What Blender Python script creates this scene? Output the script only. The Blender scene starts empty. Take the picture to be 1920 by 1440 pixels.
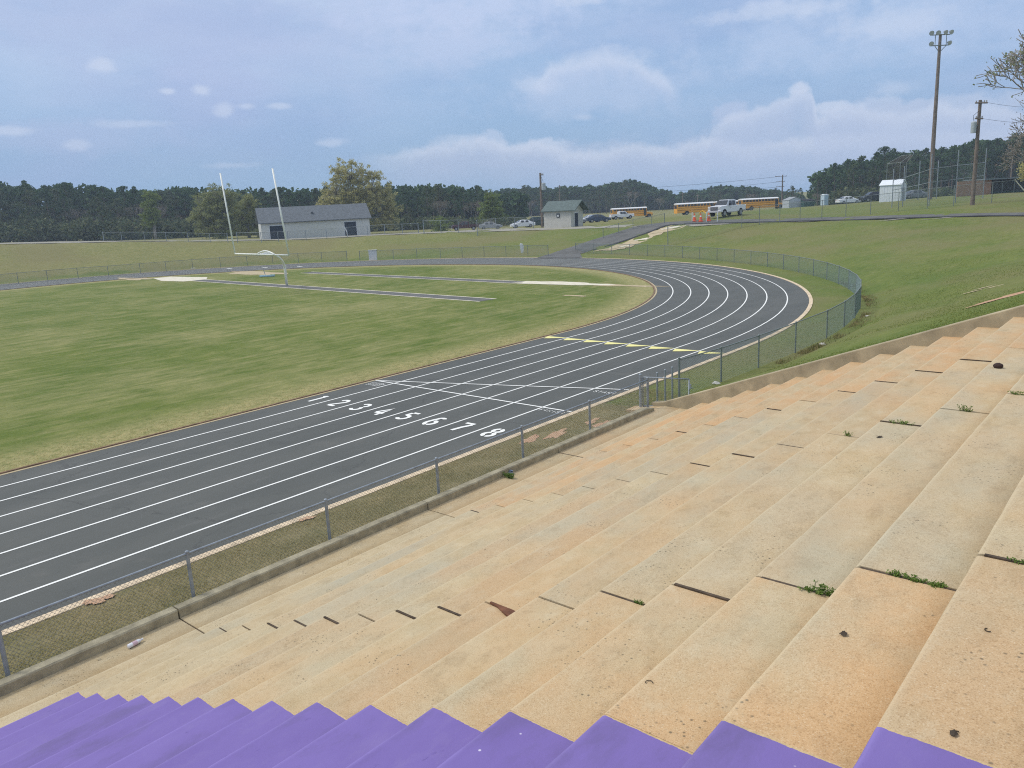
import bpy, math, random
import numpy as np
from mathutils import Vector, Matrix
random.seed(7); rng = np.random.default_rng(7)
D = bpy.data
sc = bpy.context.scene
col = sc.collection
R_ = math.radians

# ------------------------------------------------------------------ camera
FX, PIT, ROL, YAW, H = 1476.2853, math.radians(12.73331862), math.radians(-2.92890198), math.radians(40.91900562), 5.6553
CX, CY = 960.0, 720.0
cyw, syw = math.cos(YAW), math.sin(YAW)
FWD = np.array([-syw*math.cos(PIT), cyw*math.cos(PIT), -math.sin(PIT)])
_r = np.array([cyw, syw, 0.0]); _u = np.cross(_r, FWD)
RGT = math.cos(ROL)*_r + math.sin(ROL)*_u
UPV = -math.sin(ROL)*_r + math.cos(ROL)*_u
CAM = np.array([0, 0, H])
def ray(px, py): return FWD + (px-CX)/FX*RGT - (py-CY)/FX*UPV
def at_z(px, py, z=0.0):
    d = ray(px, py); return CAM + d*((z-H)/d[2])
def at_d(px, py, dep): return CAM + ray(px, py)*dep
def at_y(px, py, y):
    d = ray(px, py); return CAM + d*(y/d[1])
cd = D.cameras.new('camera'); co = D.objects.new('camera', cd); col.objects.link(co)
M = Matrix(((RGT[0], UPV[0], -FWD[0], 0), (RGT[1], UPV[1], -FWD[1], 0), (RGT[2], UPV[2], -FWD[2], H), (0, 0, 0, 1)))
co.matrix_world = M
cd.sensor_fit = 'HORIZONTAL'; cd.sensor_width = 36; cd.lens = FX*36/1920; cd.clip_start = .1; cd.clip_end = 9000
sc.camera = co
sc.view_settings.view_transform = 'Standard'; sc.view_settings.look = 'None'; sc.view_settings.exposure = 0.0; sc.view_settings.gamma = 1

# ------------------------------------------------------------------ helpers
def tag(o, label=None, cat=None, group=None, kind=None):
    if label: o['label'] = label
    if cat: o['category'] = cat
    if group: o['group'] = group
    if kind: o['kind'] = kind
    return o
def empty(name, loc=(0, 0, 0), rz=0.0):
    o = D.objects.new(name, None); col.objects.link(o); o.location = tuple(float(v) for v in loc); o.rotation_euler = (0, 0, rz); return o
def copy_tree(o, parent=None):
    c = o.copy(); col.objects.link(c)
    if parent is not None: c.parent = parent
    for ch in list(o.children): copy_tree(ch, c)
    return c
class MB:
    def __init__(s): s.v = []; s.f = []; s.n = 0
    def add(s, v, f):
        s.v += [tuple(map(float, q)) for q in v]; s.f += [tuple(i+s.n for i in q) for q in f]; s.n = len(s.v); return s
    def box(s, x0, x1, y0, y1, z0, z1):
        v = [(x, y, z) for z in (z0, z1) for y in (y0, y1) for x in (x0, x1)]
        return s.add(v, [(0, 2, 3, 1), (4, 5, 7, 6), (0, 1, 5, 4), (1, 3, 7, 5), (3, 2, 6, 7), (2, 0, 4, 6)])
    def cbox(s, c, sx, sy, sz, rz=0.0):
        a, b = math.cos(rz), math.sin(rz); v = []
        for z in (-sz/2, sz/2):
            for y in (-sy/2, sy/2):
                for x in (-sx/2, sx/2): v.append((c[0]+a*x-b*y, c[1]+b*x+a*y, c[2]+z))
        return s.add(v, [(0, 2, 3, 1), (4, 5, 7, 6), (0, 1, 5, 4), (1, 3, 7, 5), (3, 2, 6, 7), (2, 0, 4, 6)])
    def tube(s, p, q, r0, r1=None, n=8, cap=True):
        if r1 is None: r1 = r0
        p = np.array(p, float); q = np.array(q, float); d = q-p; L = np.linalg.norm(d)
        if L < 1e-6: return s
        d /= L; a = np.cross(d, [0, 0, 1.0] if abs(d[2]) < .9 else [1.0, 0, 0]); a /= np.linalg.norm(a); b = np.cross(d, a)
        v = []
        for c, r in ((p, r0), (q, r1)):
            for i in range(n):
                t = 2*math.pi*i/n; v.append(c+r*(math.cos(t)*a+math.sin(t)*b))
        f = [(i, (i+1) % n, n+(i+1) % n, n+i) for i in range(n)]
        if cap: f += [tuple(range(n-1, -1, -1)), tuple(range(n, 2*n))]
        return s.add(v, f)
    def path(s, pts, r, n=8):
        pts = [np.array(q, float) for q in pts]; rs = r if hasattr(r, '__len__') else [r]*len(pts); rings = []; v = []; f = []
        prev = None
        for i, c in enumerate(pts):
            d = pts[min(i+1, len(pts)-1)]-pts[max(i-1, 0)]; d /= (np.linalg.norm(d)+1e-9)
            if prev is None: a = np.cross(d, [0, 0, 1.0] if abs(d[2]) < .9 else [1.0, 0, 0])
            else: a = prev-d*(prev@d)
            a /= np.linalg.norm(a); prev = a; b = np.cross(d, a)
            for k in range(n):
                t = 2*math.pi*k/n; v.append(c+rs[i]*(math.cos(t)*a+math.sin(t)*b))
        for i in range(len(pts)-1):
            for k in range(n): f.append((i*n+k, i*n+(k+1) % n, (i+1)*n+(k+1) % n, (i+1)*n+k))
        f += [tuple(range(n-1, -1, -1)), tuple(range((len(pts)-1)*n, len(pts)*n))]
        return s.add(v, f)
    def prism(s, poly, y0, y1, ax='y'):
        n = len(poly)
        def P(a, b, t): return (a, t, b) if ax == 'y' else ((a, b, t) if ax == 'z' else (t, a, b))
        v = [P(a, b, y0) for a, b in poly]+[P(a, b, y1) for a, b in poly]
        f = [(i, (i+1) % n, n+(i+1) % n, n+i) for i in range(n)]+[tuple(range(n-1, -1, -1)), tuple(range(n, 2*n))]
        return s.add(v, f)
    def ball(s, c, rx, ry, rz, nu=10, nv=6, jit=0.0):
        v = [(c[0], c[1], c[2]+rz)]
        for j in range(1, nv):
            th = math.pi*j/nv
            for i in range(nu):
                ph = 2*math.pi*i/nu; k = 1+random.uniform(-jit, jit)
                v.append((c[0]+k*rx*math.sin(th)*math.cos(ph), c[1]+k*ry*math.sin(th)*math.sin(ph), c[2]+k*rz*math.cos(th)))
        v.append((c[0], c[1], c[2]-rz)); f = []
        for i in range(nu): f.append((0, 1+i, 1+(i+1) % nu))
        for j in range(nv-2):
            for i in range(nu): a = 1+j*nu; f.append((a+i, a+nu+i, a+nu+(i+1) % nu, a+(i+1) % nu))
        a = 1+(nv-2)*nu
        for i in range(nu): f.append((len(v)-1, a+(i+1) % nu, a+i))
        return s.add(v, f)
    def mesh(s, name, mat=None, smooth=False):
        me = D.meshes.new(name); me.from_pydata(s.v, [], s.f); me.update()
        if mat: me.materials.append(mat)
        if smooth: me.polygons.foreach_set('use_smooth', [True]*len(me.polygons))
        return me
    def build(s, name, mat, parent=None, smooth=False, bevel=0.0, seg=2):
        me = s.mesh(name, mat, smooth); o = D.objects.new(name, me); col.objects.link(o)
        if parent is not None: o.parent = parent
        if bevel: m = o.modifiers.new('bevel', 'BEVEL'); m.width = bevel; m.segments = seg; m.limit_method = 'ANGLE'; m.angle_limit = R_(35)
        return o
def sheet(name, mat, V, F, parent=None):
    me = D.meshes.new(name); me.from_pydata([tuple(map(float, q)) for q in V], [], F); me.update(); me.materials.append(mat)
    o = D.objects.new(name, me); col.objects.link(o)
    if parent is not None: o.parent = parent
    return o
def quads_mesh(name, mat, Q):
    """Q: (n,4,3) array of quads -> fast mesh"""
    n = len(Q); me = D.meshes.new(name)
    me.vertices.add(n*4); me.vertices.foreach_set('co', np.ascontiguousarray(Q, dtype=np.float32).ravel())
    me.loops.add(n*4); me.loops.foreach_set('vertex_index', np.arange(n*4, dtype=np.int32))
    me.polygons.add(n); me.polygons.foreach_set('loop_start', np.arange(0, n*4, 4, dtype=np.int32)); me.polygons.foreach_set('loop_total', np.full(n, 4, dtype=np.int32))
    me.update(calc_edges=True); me.validate(); me.materials.append(mat); return me
def link(name, me, parent=None):
    o = D.objects.new(name, me); col.objects.link(o)
    if parent is not None: o.parent = parent
    return o

# ------------------------------------------------------------------ materials
class NT:
    def __init__(s, name):
        s.m = D.materials.new(name); s.m.use_nodes = True; s.t = s.m.node_tree; s.b = s.t.nodes['Principled BSDF']
        s.pos = None
    def n(s, ty, **kw):
        nd = s.t.nodes.new(ty)
        for k, v in kw.items():
            if k.startswith('i_'):
                key = k[2:]; key = int(key) if key.isdigit() else key.replace('_', ' ')
                nd.inputs[key].default_value = v
            else: setattr(nd, k, v)
        return nd
    def l(s, a, b): s.t.links.new(a, b)
    def P(s):
        if s.pos is None: s.pos = s.n('ShaderNodeNewGeometry').outputs['Position']
        return s.pos
    def O(s): return s.n('ShaderNodeTexCoord').outputs['Object']
    def noise(s, scale, detail=4, rough=.55, vec=None, stretch=None, rot=0.0, out='Fac'):
        vec = vec or s.P()
        if stretch:
            mp = s.n('ShaderNodeMapping'); mp.inputs['Scale'].default_value = stretch; mp.inputs['Rotation'].default_value = (0, 0, rot); s.l(vec, mp.inputs['Vector']); vec = mp.outputs[0]
        nz = s.n('ShaderNodeTexNoise'); nz.inputs['Scale'].default_value = scale; nz.inputs['Detail'].default_value = detail; nz.inputs['Roughness'].default_value = rough
        s.l(vec, nz.inputs['Vector']); return nz.outputs[out]
    def ramp(s, fac, stops):
        r = s.n('ShaderNodeValToRGB'); e = r.color_ramp.elements
        while len(e) < len(stops): e.new(.5)
        for i, (p, c) in enumerate(stops):
            e[i].position = p; e[i].color = (c, c, c, 1) if not hasattr(c, '__len__') else (*c, 1)
        s.l(fac, r.inputs[0]); return r.outputs[0]
    def mix(s, fac, a, b, mode='MIX'):
        m = s.n('ShaderNodeMix', data_type='RGBA', blend_type=mode)
        for inp, v in ((m.inputs['Factor'], fac), (m.inputs['A'], a), (m.inputs['B'], b)):
            if hasattr(v, 'is_linked'): s.l(v, inp)
            else: inp.default_value = (*v, 1) if hasattr(v, '__len__') else v
        return m.outputs['Result']
    def math(s, op, a, b=None, c=None, clamp=False):
        m = s.n('ShaderNodeMath', operation=op); m.use_clamp = clamp
        for i, v in enumerate((a, b, c)):
            if v is None: continue
            if hasattr(v, 'is_linked'): s.l(v, m.inputs[i])
            else: m.inputs[i].default_value = v
        return m.outputs[0]
    def fin(s, color, rough=.9, bump=None, bs=.3, bd=.01, spec=.3, metal=0.0):
        if hasattr(color, 'is_linked'): s.l(color, s.b.inputs['Base Color'])
        else: s.b.inputs['Base Color'].default_value = (*color, 1)
        if hasattr(rough, 'is_linked'): s.l(rough, s.b.inputs['Roughness'])
        else: s.b.inputs['Roughness'].default_value = rough
        s.b.inputs['Specular IOR Level'].default_value = spec; s.b.inputs['Metallic'].default_value = metal
        if bump is not None:
            bp = s.n('ShaderNodeBump'); bp.inputs['Strength'].default_value = bs; bp.inputs['Distance'].default_value = bd
            s.l(bump, bp.inputs['Height']); s.l(bp.outputs[0], s.b.inputs['Normal'])
        return s.m
def simple(name, c, rough=.7, var=.15, scale=6.0, metal=0.0, spec=.35, bump=.1):
    t = NT(name); f = t.noise(scale, 5, .6, vec=t.O())
    lo = tuple(v*(1-var) for v in c); hi = tuple(min(1, v*(1+var)) for v in c)
    cc = t.ramp(f, [(.3, lo), (.7, hi)])
    return t.fin(cc, rough, f, bump, .01, spec, metal)

def m_concrete():
    t = NT('stained_concrete')
    info = t.n('ShaderNodeObjectInfo'); sep = t.n('ShaderNodeSeparateColor'); t.l(info.outputs['Color'], sep.inputs[0])
    big = t.noise(.75, 5, .6, stretch=(1.2, .6, 1)); mid = t.noise(3.2, 6, .65, stretch=(1.6, .8, 1)); fine = t.noise(34, 5, .75); gr = t.noise(150, 2, .6)
    tan = (.49, .39, .225); tan2 = (.57, .475, .30); org = (.60, .38, .19); gry = (.47, .43, .305)
    c = t.mix(t.ramp(mid, [(.35, 0.), (.65, 1.)]), tan, tan2)
    # grey-green weathering
    gf = t.math('MULTIPLY', t.ramp(big, [(.42, 0.), (.62, 1.)]), sep.outputs[1])
    c = t.mix(gf, c, gry)
    # orange clay staining
    ob = t.noise(1.15, 6, .62, vec=None, stretch=(1, .7, 1), rot=.6)
    of = t.math('MULTIPLY', t.ramp(ob, [(.36, .15), (.62, 1.)]), sep.outputs[0])
    c = t.mix(of, c, org)
    # exposed sand speckle
    c = t.mix(t.ramp(gr, [(.33, .6), (.45, 0.)]), c, t.mix(1.0, c, (.55, .48, .42), 'MULTIPLY'))
    c = t.mix(t.ramp(gr, [(.58, 0.), (.72, .6)]), c, (.72, .62, .45))
    bl = t.noise(4.5, 8, .75, stretch=(1, .55, 1), rot=.3); c = t.mix(t.ramp(bl, [(.33, .55), (.47, 0.)]), c, t.mix(1.0, c, (.74, .72, .70), 'MULTIPLY')); c = t.mix(t.ramp(bl, [(.56, 0.), (.70, .45)]), c, (.62, .53, .36))
    c = t.mix(t.ramp(fine, [(.30, .45), (.48, 0.)]), c, t.mix(1.0, c, (.66, .58, .5), 'MULTIPLY'))
    # black lichen specks
    vs = t.n('ShaderNodeTexVoronoi'); vs.inputs['Scale'].default_value = 26; t.l(t.P(), vs.inputs['Vector'])
    sp = t.ramp(vs.outputs['Distance'], [(.12, 1.), (.26, 0.)])
    pm = t.ramp(t.noise(1.6, 5, .7), [(.52, 0.), (.62, 1.)])
    c = t.mix(t.math('MULTIPLY', t.math('MULTIPLY', sp, pm), .75), c, (.10, .085, .06))
    # worn pale nosing, dirt gathered at the back of each tread
    sx = t.n('ShaderNodeSeparateXYZ'); t.l(t.P(), sx.inputs[0])
    u = t.math('FRACT', t.math('DIVIDE', t.math('ADD', sx.outputs['X'], 9.269+.612*40), .612))
    wob = t.math('ADD', u, t.math('MULTIPLY', t.math('SUBTRACT', mid, .5), .12))
    edge = t.ramp(wob, [(0.0, .32), (.075, 0.0)]); back = t.ramp(wob, [(.62, 0.), (1.0, .62)])
    c = t.mix(edge, c, (.66, .58, .40)); c = t.mix(back, c, t.mix(1.0, c, (.62, .55, .46), 'MULTIPLY'))
    c = t.mix(1.0, c, t.mix(sep.outputs[2], (.95, .95, .96), (1.03, 1.03, 1.02)), 'MULTIPLY')
    return t.fin(c, .93, t.math('ADD', fine, t.math('MULTIPLY', gr, .5)), .35, .006, .2)
def m_purple():
    t = NT('purple_paint')
    f = t.noise(2.5, 5, .6, stretch=(1, .5, 1)); g = t.noise(60, 4, .7)
    c = t.ramp(f, [(.3, (.182, .130, .365)), (.7, (.210, .154, .410))])
    vs = t.n('ShaderNodeTexVoronoi'); vs.inputs['Scale'].default_value = 3.3; t.l(t.P(), vs.inputs['Vector'])
    c = t.mix(t.ramp(vs.outputs['Distance'], [(.015, .8), (.03, 0.)]), c, (.75, .7, .8))
    sc_ = t.noise(5, 8, .75, stretch=(3, .7, 1)); c = t.mix(t.ramp(sc_, [(.30, .7), (.36, 0.)]), c, (.09, .06, .22))
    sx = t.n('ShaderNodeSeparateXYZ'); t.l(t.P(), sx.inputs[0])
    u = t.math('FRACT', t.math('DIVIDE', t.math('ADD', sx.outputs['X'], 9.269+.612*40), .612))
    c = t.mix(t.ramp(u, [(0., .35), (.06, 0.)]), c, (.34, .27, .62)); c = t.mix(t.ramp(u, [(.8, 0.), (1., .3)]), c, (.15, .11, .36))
    dirt = t.noise(1.4, 8, .74, stretch=(1.4, .6, 1)); c = t.mix(t.ramp(dirt, [(.34, .55), (.50, 0.)]), c, (.135, .105, .23)); c = t.mix(t.ramp(dirt, [(.56, 0.), (.72, .4)]), c, (.27, .22, .42))
    rg = t.noise(9, 6, .7); cn = t.ramp(t.noise(55, 4, .7), [(.35, (.45, .33, .17)), (.6, (.60, .45, .24))])
    chip = t.ramp(t.noise(17, 7, .8), [(.245, 1.), (.265, 0.)]); c = t.mix(chip, c, cn)
    edge = t.math('GREATER_THAN', t.math('ADD', sx.outputs['Y'], t.math('MULTIPLY', t.math('SUBTRACT', rg, .5), .03)), 2.757); c = t.mix(edge, c, cn)
    return t.fin(c, .68, g, .3, .004, .3)
def m_asphalt():
    t = NT('track_asphalt')
    f = t.noise(.35, 5, .6, stretch=(1.5, .35, 1)); g = t.noise(70, 3, .8); h = t.noise(1.7, 6, .7, stretch=(1, .3, 1))
    c = t.ramp(f, [(.3, (.092, .097, .086)), (.7, (.124, .127, .112))])
    c = t.mix(t.ramp(h, [(.58, 0.), (.75, .35)]), c, (.19, .185, .17))
    c = t.mix(t.ramp(g, [(.3, .5), (.5, 0.)]), c, (.055, .057, .058)); c = t.mix(t.ramp(g, [(.6, 0.), (.8, .5)]), c, (.19, .19, .185))
    vo = t.n('ShaderNodeTexVoronoi', feature='DISTANCE_TO_EDGE'); vo.inputs['Scale'].default_value = .16
    wv = t.n('ShaderNodeVectorMath', operation='ADD'); nzv = t.noise(1.1, 5, .7, out='Color'); t.l(t.P(), wv.inputs[0]); t.l(nzv, wv.inputs[1]); t.l(wv.outputs[0], vo.inputs['Vector'])
    c = t.mix(t.ramp(vo.outputs['Distance'], [(.0, .55), (.004, 0.)]), c, (.05, .05, .048))
    dk = t.noise(.9, 7, .72); c = t.mix(t.ramp(dk, [(.55, 0.), (.72, .45)]), c, (.155, .15, .13)); c = t.mix(t.ramp(dk, [(.28, .5), (.42, 0.)]), c, (.065, .068, .062))
    return t.fin(c, .72, g, .4, .004, .25)
def m_oldasphalt():
    t = NT('path_asphalt'); g = t.noise(40, 3, .8); f = t.noise(.8, 5, .65)
    c = t.ramp(f, [(.3, (.105, .106, .098)), (.7, (.17, .168, .155))]); c = t.mix(t.ramp(g, [(.3, .4), (.5, 0.)]), c, (.06, .06, .06))
    return t.fin(c, .9, g, .4, .004)
def m_grass(name, g1, g2, dry, dryamt=.5, scale=.25, brown=None):
    t = NT(name)
    at = t.n('ShaderNodeAttribute'); at.attribute_name = 'dry'
    a = t.noise(scale, 6, .6); b = t.noise(scale*7, 8, .72, stretch=(1.5, .55, 1), rot=.12); c3 = t.noise(22, 5, .75); b2 = t.noise(.11, 7, .66); st2 = t.noise(1.0, 6, .7, stretch=(2.6, .16, 1)); c4 = t.noise(4.0, 5, .7)
    c = t.mix(t.ramp(a, [(.35, 0.), (.65, 1.)]), g1, g2)
    bb = t.math('ADD', t.math('MULTIPLY', b, .34), t.math('ADD', t.math('MULTIPLY', b2, .40), t.math('MULTIPLY', st2, .26)))
    df = t.ramp(bb, [(.52-.10*dryamt, 0.), (.64, 1.)])
    df = t.math('MULTIPLY', df, dryamt*1.3, clamp=True)
    df = t.math('MAXIMUM', df, t.math('MULTIPLY', at.outputs['Fac'], t.ramp(c4, [(.3, .35), (.55, 1.)])))
    c = t.mix(df, c, dry)
    m5 = t.noise(1.3, 8, .82, stretch=(1.6, .8, 1), rot=.1); c = t.mix(t.ramp(m5, [(.36, .5), (.5, 0.)]), c, t.mix(1.0, c, (.58, .68, .55), 'MULTIPLY')); c = t.mix(t.ramp(m5, [(.52, 0.), (.66, .5)]), c, t.mix(1.0, c, (1.45, 1.32, 1.35), 'MULTIPLY'))
    if brown: c = t.mix(t.ramp(t.noise(.09, 6, .6), [(.45, 0.), (.62, .75)]), c, brown)
    c = t.mix(t.ramp(c3, [(.30, .6), (.5, 0.)]), c, t.mix(1.0, c, (.45, .5, .4), 'MULTIPLY'))
    c = t.mix(t.ramp(c3, [(.55, 0.), (.75, .5)]), c, t.mix(1.0, c, (1.5, 1.45, 1.3), 'MULTIPLY'))
    c = t.mix(t.ramp(c4, [(.3, .3), (.5, 0.)]), c, t.mix(1.0, c, (.62, .68, .6), 'MULTIPLY'))
    return t.fin(c, .95, t.math('ADD', c3, c4), .6, .03, .1)
def m_patch(name, c1, c2, scale=2.0):
    t = NT(name); f = t.noise(scale, 6, .7); g = t.noise(30, 4, .7)
    c = t.ramp(f, [(.3, c1), (.7, c2)]); c = t.mix(t.ramp(g, [(.3, .5), (.5, 0.)]), c, tuple(v*.55 for v in c1))
    return t.fin(c, .95, t.math('ADD', f, g), .6, .02, .1)
def m_paint(name, c, wear=.2):
    t = NT(name); f = t.noise(14, 6, .75); cc = t.mix(t.ramp(f, [(.28, wear*2), (.42, 0.)]), c, (.16, .16, .16))
    return t.fin(cc, .7, f, .1, .002, .3)
def m_leaf(name, c1, c2, trans=.25):
    t = NT(name); f = t.noise(.9, 3, .6, vec=t.O()); wn = t.n('ShaderNodeTexWhiteNoise', noise_dimensions='1D'); geo = t.n('ShaderNodeNewGeometry'); t.l(geo.outputs['Random Per Island'], wn.inputs['W'])
    info = t.n('ShaderNodeObjectInfo')
    k = t.math('ADD', t.math('MULTIPLY', f, .6), t.math('MULTIPLY', wn.outputs['Value'], .4))
    c = t.ramp(k, [(.3, c1), (.7, c2)])
    c = t.mix(t.math('MULTIPLY', info.outputs['Random'], .5), c, t.mix(1.0, c, (1.35, 1.25, .9), 'MULTIPLY'))
    t.fin(c, .8, None, spec=.15)
    tr = t.n('ShaderNodeBsdfTranslucent'); t.l(c, tr.inputs[0]); mx = t.n('ShaderNodeMixShader'); mx.inputs[0].default_value = trans
    out = t.t.nodes['Material Output']; t.l(t.b.outputs[0], mx.inputs[1]); t.l(tr.outputs[0], mx.inputs[2]); t.l(mx.outputs[0], out.inputs[0]); return t.m

CONC = m_concrete(); PURP = m_purple(); ASPH = m_asphalt(); PATH = m_oldasphalt()
CURB = simple('curb_concrete', (.36, .32, .215), .93, .3, 5, bump=.4)
WALLC = simple('wall_concrete', (.40, .335, .215), .93, .25, 2.5, bump=.3)
KERB = simple('track_edge_concrete', (.66, .53, .36), .95, .3, 4, bump=.4)
FIELD = m_grass('infield_grass', (.112, .158, .033), (.146, .184, .042), (.36, .325, .15), .70, .13)
BANK = m_grass('bank_grass', (.108, .163, .033), (.162, .192, .048), (.29, .255, .12), .36, .10, (.215, .195, .090))
STRIP = m_grass('verge_grass', (.19, .172, .08), (.265, .22, .112), (.29, .245, .14), .5, .9)
WHITE = m_paint('white_line_paint', (.86, .86, .80), .12)
YELL = m_paint('yellow_line_paint', (.82, .76, .30), .15)
SAND = m_patch('pale_sand', (.62, .56, .42), (.85, .80, .66))
DIRT = m_patch('red_clay', (.44, .25, .15), (.60, .42, .27))
TAND = m_patch('tan_dirt', (.42, .34, .20), (.58, .49, .33))
GRAV = m_patch('grey_gravel', (.27, .26, .21), (.40, .38, .32))
GALV = simple('galvanised_steel', (.30, .335, .36), .5, .2, 9, metal=.35, bump=.05)
GALVD = simple('weathered_steel', (.22, .25, .24), .6, .2, 9, metal=.2, bump=.05)
WIRE = simple('galvanised_wire', (.34, .36, .35), .5, .1, 9, metal=.3, bump=0)
WIREG = simple('green_grey_wire', (.26, .34, .32), .6, .1, 9, metal=.1, bump=0)
WOOD = simple('weathered_pole_wood', (.20, .16, .13), .9, .3, 3)
BOARD = simple('rotten_joint_wood', (.085, .062, .042), .95, .5, 12)
GOALW = simple('goal_white_paint', (.88, .88, .80), .45, .05, 3)
BLACK = simple('black_rubber', (.02, .02, .021), .8, .1, 5)
GLASS = simple('dark_glass', (.03, .038, .045), .12, .1, 2, spec=.6)

# ------------------------------------------------------------------ terrain
X1, LW, RB, YC = -20.025, 1.067, 32.664, 27.62
XC = X1-RB                       # bend centre
STR = 1.17                       # far half of the bend is wider
def smooth1(t): t = np.clip(t, 0, 1); return t*t*(3-2*t)
TH = np.radians([-60, -12, 0, 16.5, 33, 42, 64, 78, 89, 91.7, 101, 111.5, 126.5, 140.7, 155, 167, 180, 230])
RF = np.array([44, 42.4, 42.3, 42.7, 42.6, 42.5, 43.2, 45.2, 46.3, 43.5, 42.5, 42.3, 44.5, 48.2, 48.6, 50, 54, 60.])
TR = np.radians([-60, -12, 0, 16, 30, 47.5, 56, 64.5, 75.8, 85, 92, 98, 106.5, 117.3, 127, 144, 159, 172, 200, 230])
RR = np.array([56, 55.5, 54.5, 55, 58, 63, 62, 62, 59.7, 58, 59, 61, 62.6, 61.2, 58, 62, 64, 72, 76, 80.])
def rf(th): return np.interp(th, TH, RF)
def rr(th): return np.interp(th, TR, RR)
CP = []                          # control points of the ground outside the banks
def cp(x, y, z): CP.append((x, y, z))
for x, y, z in [(2, 18, 4.95), (2, 30, 4.2), (1, 45, 3.5), (-4, 60, 3.15), (-10.3, 74.1, 3.0), (-18, 79, 2.88), (-26, 83.6, 2.75), (-38, 85.5, 2.58), (-47.7, 84.5, 2.4), (-60, 87.3, 2.3), (-70.5, 87.6, 2.3), (-80.8, 82, 2.5), (-87, 72.7, 2.7), (-103, 64, 2.7), (-112, 50, 3.56), (-125, 38, 4.2), (-130, 10, 4.4), (-120, -30, 4.0), (20, 10, 5), (20, -40, 5), (-60, -80, 1)]: cp(x, y, z)
for px, py, d in [(1360, 404, 96), (1300, 402, 215), (1440, 392, 215), (1190, 409, 215), (1590, 382, 165), (1680, 377, 113), (1744, 373, 105), (1822, 384, 76), (1860, 363, 125), (1500, 389, 150), (1500, 402, 95), (1918, 366, 110), (590, 447, 135), (1050, 426, 118), (870, 432, 135), (1120, 414, 165), (960, 428, 150)]:
    cp(*at_d(px, py, d))
for a in range(0, 360, 30): cp(-40+430*math.cos(R_(a)), 60+430*math.sin(R_(a)), .5)
for px, d in [(0, 190), (300, 190), (600, 230)]: q = at_d(px, 450, d); cp(q[0], q[1], 2.2)
CPA = np.array(CP)
def _phi(r2): return np.where(r2 > 0, .5*r2*np.log(r2+1e-12), 0)
_n = len(CPA); _A = np.zeros((_n+3, _n+3)); _xy = CPA[:, :2]/100
_A[:_n, :_n] = _phi(((_xy[:, None]-_xy[None])**2).sum(2))+np.eye(_n)*.002
_A[:_n, _n] = 1; _A[:_n, _n+1:] = _xy; _A[_n, :_n] = 1; _A[_n+1:, :_n] = _xy.T
_W = np.linalg.solve(_A, np.r_[CPA[:, 2], 0, 0, 0])
def outer(x, y):
    q = np.stack([np.ravel(x), np.ravel(y)], 1)/100
    v = _phi(((q[:, None]-_xy[None])**2).sum(2))@_W[:_n]+_W[_n]+q@_W[_n+1:]
    rd = np.hypot(q[:, 0]+.4, q[:, 1]-.6)*100; k = smooth1((rd-330)/90)
    return (v*(1-k)+.5*k).reshape(np.shape(x))
def height(x, y):
    x = np.asarray(x, float); y = np.asarray(y, float)
    dx, dy = x-XC, y-YC; r = np.hypot(dx, dy); th = np.arctan2(dy, dx); th = np.where(th < -R_(60), th+2*math.pi, th)
    a = rf(th); b = rr(th)
    # along the straights the oval is not round
    t = (r-a)/(b-a)
    t = np.where(y < 18.25, np.where(dx > 0, -1, (-dx-52)/16), t)
    t = np.clip(t, 0, 1.3); s = np.where(t < .8, t*.985+0*t, 0); u = np.clip((t-.8)/.4, 0, 1); s = np.where(t >= .8, .788+.212*(1-(1-u)**2.0), s)
    s = s*smooth1(t/.12)
    return outer(x, y)*s
def hit(px, py, lift=0.0, d0=25, d1=420):
    dv = ray(px, py); ds = np.linspace(d0, d1, 1600); P = CAM+dv*ds[:, None]
    g = height(P[:, 0], P[:, 1])+lift; i = np.argmax(P[:, 2] < g)
    if not (P[:, 2] < g).any(): return P[-1]
    lo, hi = ds[max(i-1, 0)], ds[i]
    for _ in range(25):
        m = .5*(lo+hi); q = CAM+dv*m
        if q[2] < float(height(q[0], q[1]))+lift: hi = m
        else: lo = m
    return CAM+dv*hi
def gz(x, y): return float(height(x, y))
def base(px, py, d):
    q = at_d(px, py, d); return np.array([q[0], q[1], gz(q[0], q[1])])

def axis(core0, core1, step, far0, far1):
    a = list(np.arange(core0, core1+1e-6, step)); s = step; v = core1
    while v < far1: s *= 1.22; v += s; a.append(v)
    s = step; v = core0
    while v > far0: s *= 1.22; v -= s; a.insert(0, v)
    return np.array(a)
gx = axis(-140, 24, 1.0, -2500, 2500); gy = axis(-12, 118, 1.0, -2500, 3500)
gy = np.sort(np.append(gy, [18.24, 18.26])); 
GX, GY = np.meshgrid(gx, gy, indexing='ij'); GZ = height(GX, GY)
GZ = GZ+np.where(GZ > .3, .05*np.sin(GX*.8+1.3*np.sin(GY*.31))*np.cos(GY*.55+GX*.2), 0)
ny = len(gy); gv = np.stack([GX.ravel(), GY.ravel(), GZ.ravel()], 1)
gf = [(i*ny+j, (i+1)*ny+j, (i+1)*ny+j+1, i*ny+j+1) for i in range(len(gx)-1) for j in range(ny-1)]
ground = sheet('ground', BANK, gv, gf); tag(ground, kind='structure')
ground.data.polygons.foreach_set('use_smooth', [True]*len(gf))
# drier turf along the far banks
dr = ground.data.attributes.new('dry', 'FLOAT', 'POINT')
dd = np.clip(.62*smooth1((-GX-55)/45)*(GZ > .2)+.12+.18*smooth1((GY-84)/10), 0, .75); dr.data.foreach_set('value', dd.ravel().astype(np.float32))

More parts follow.
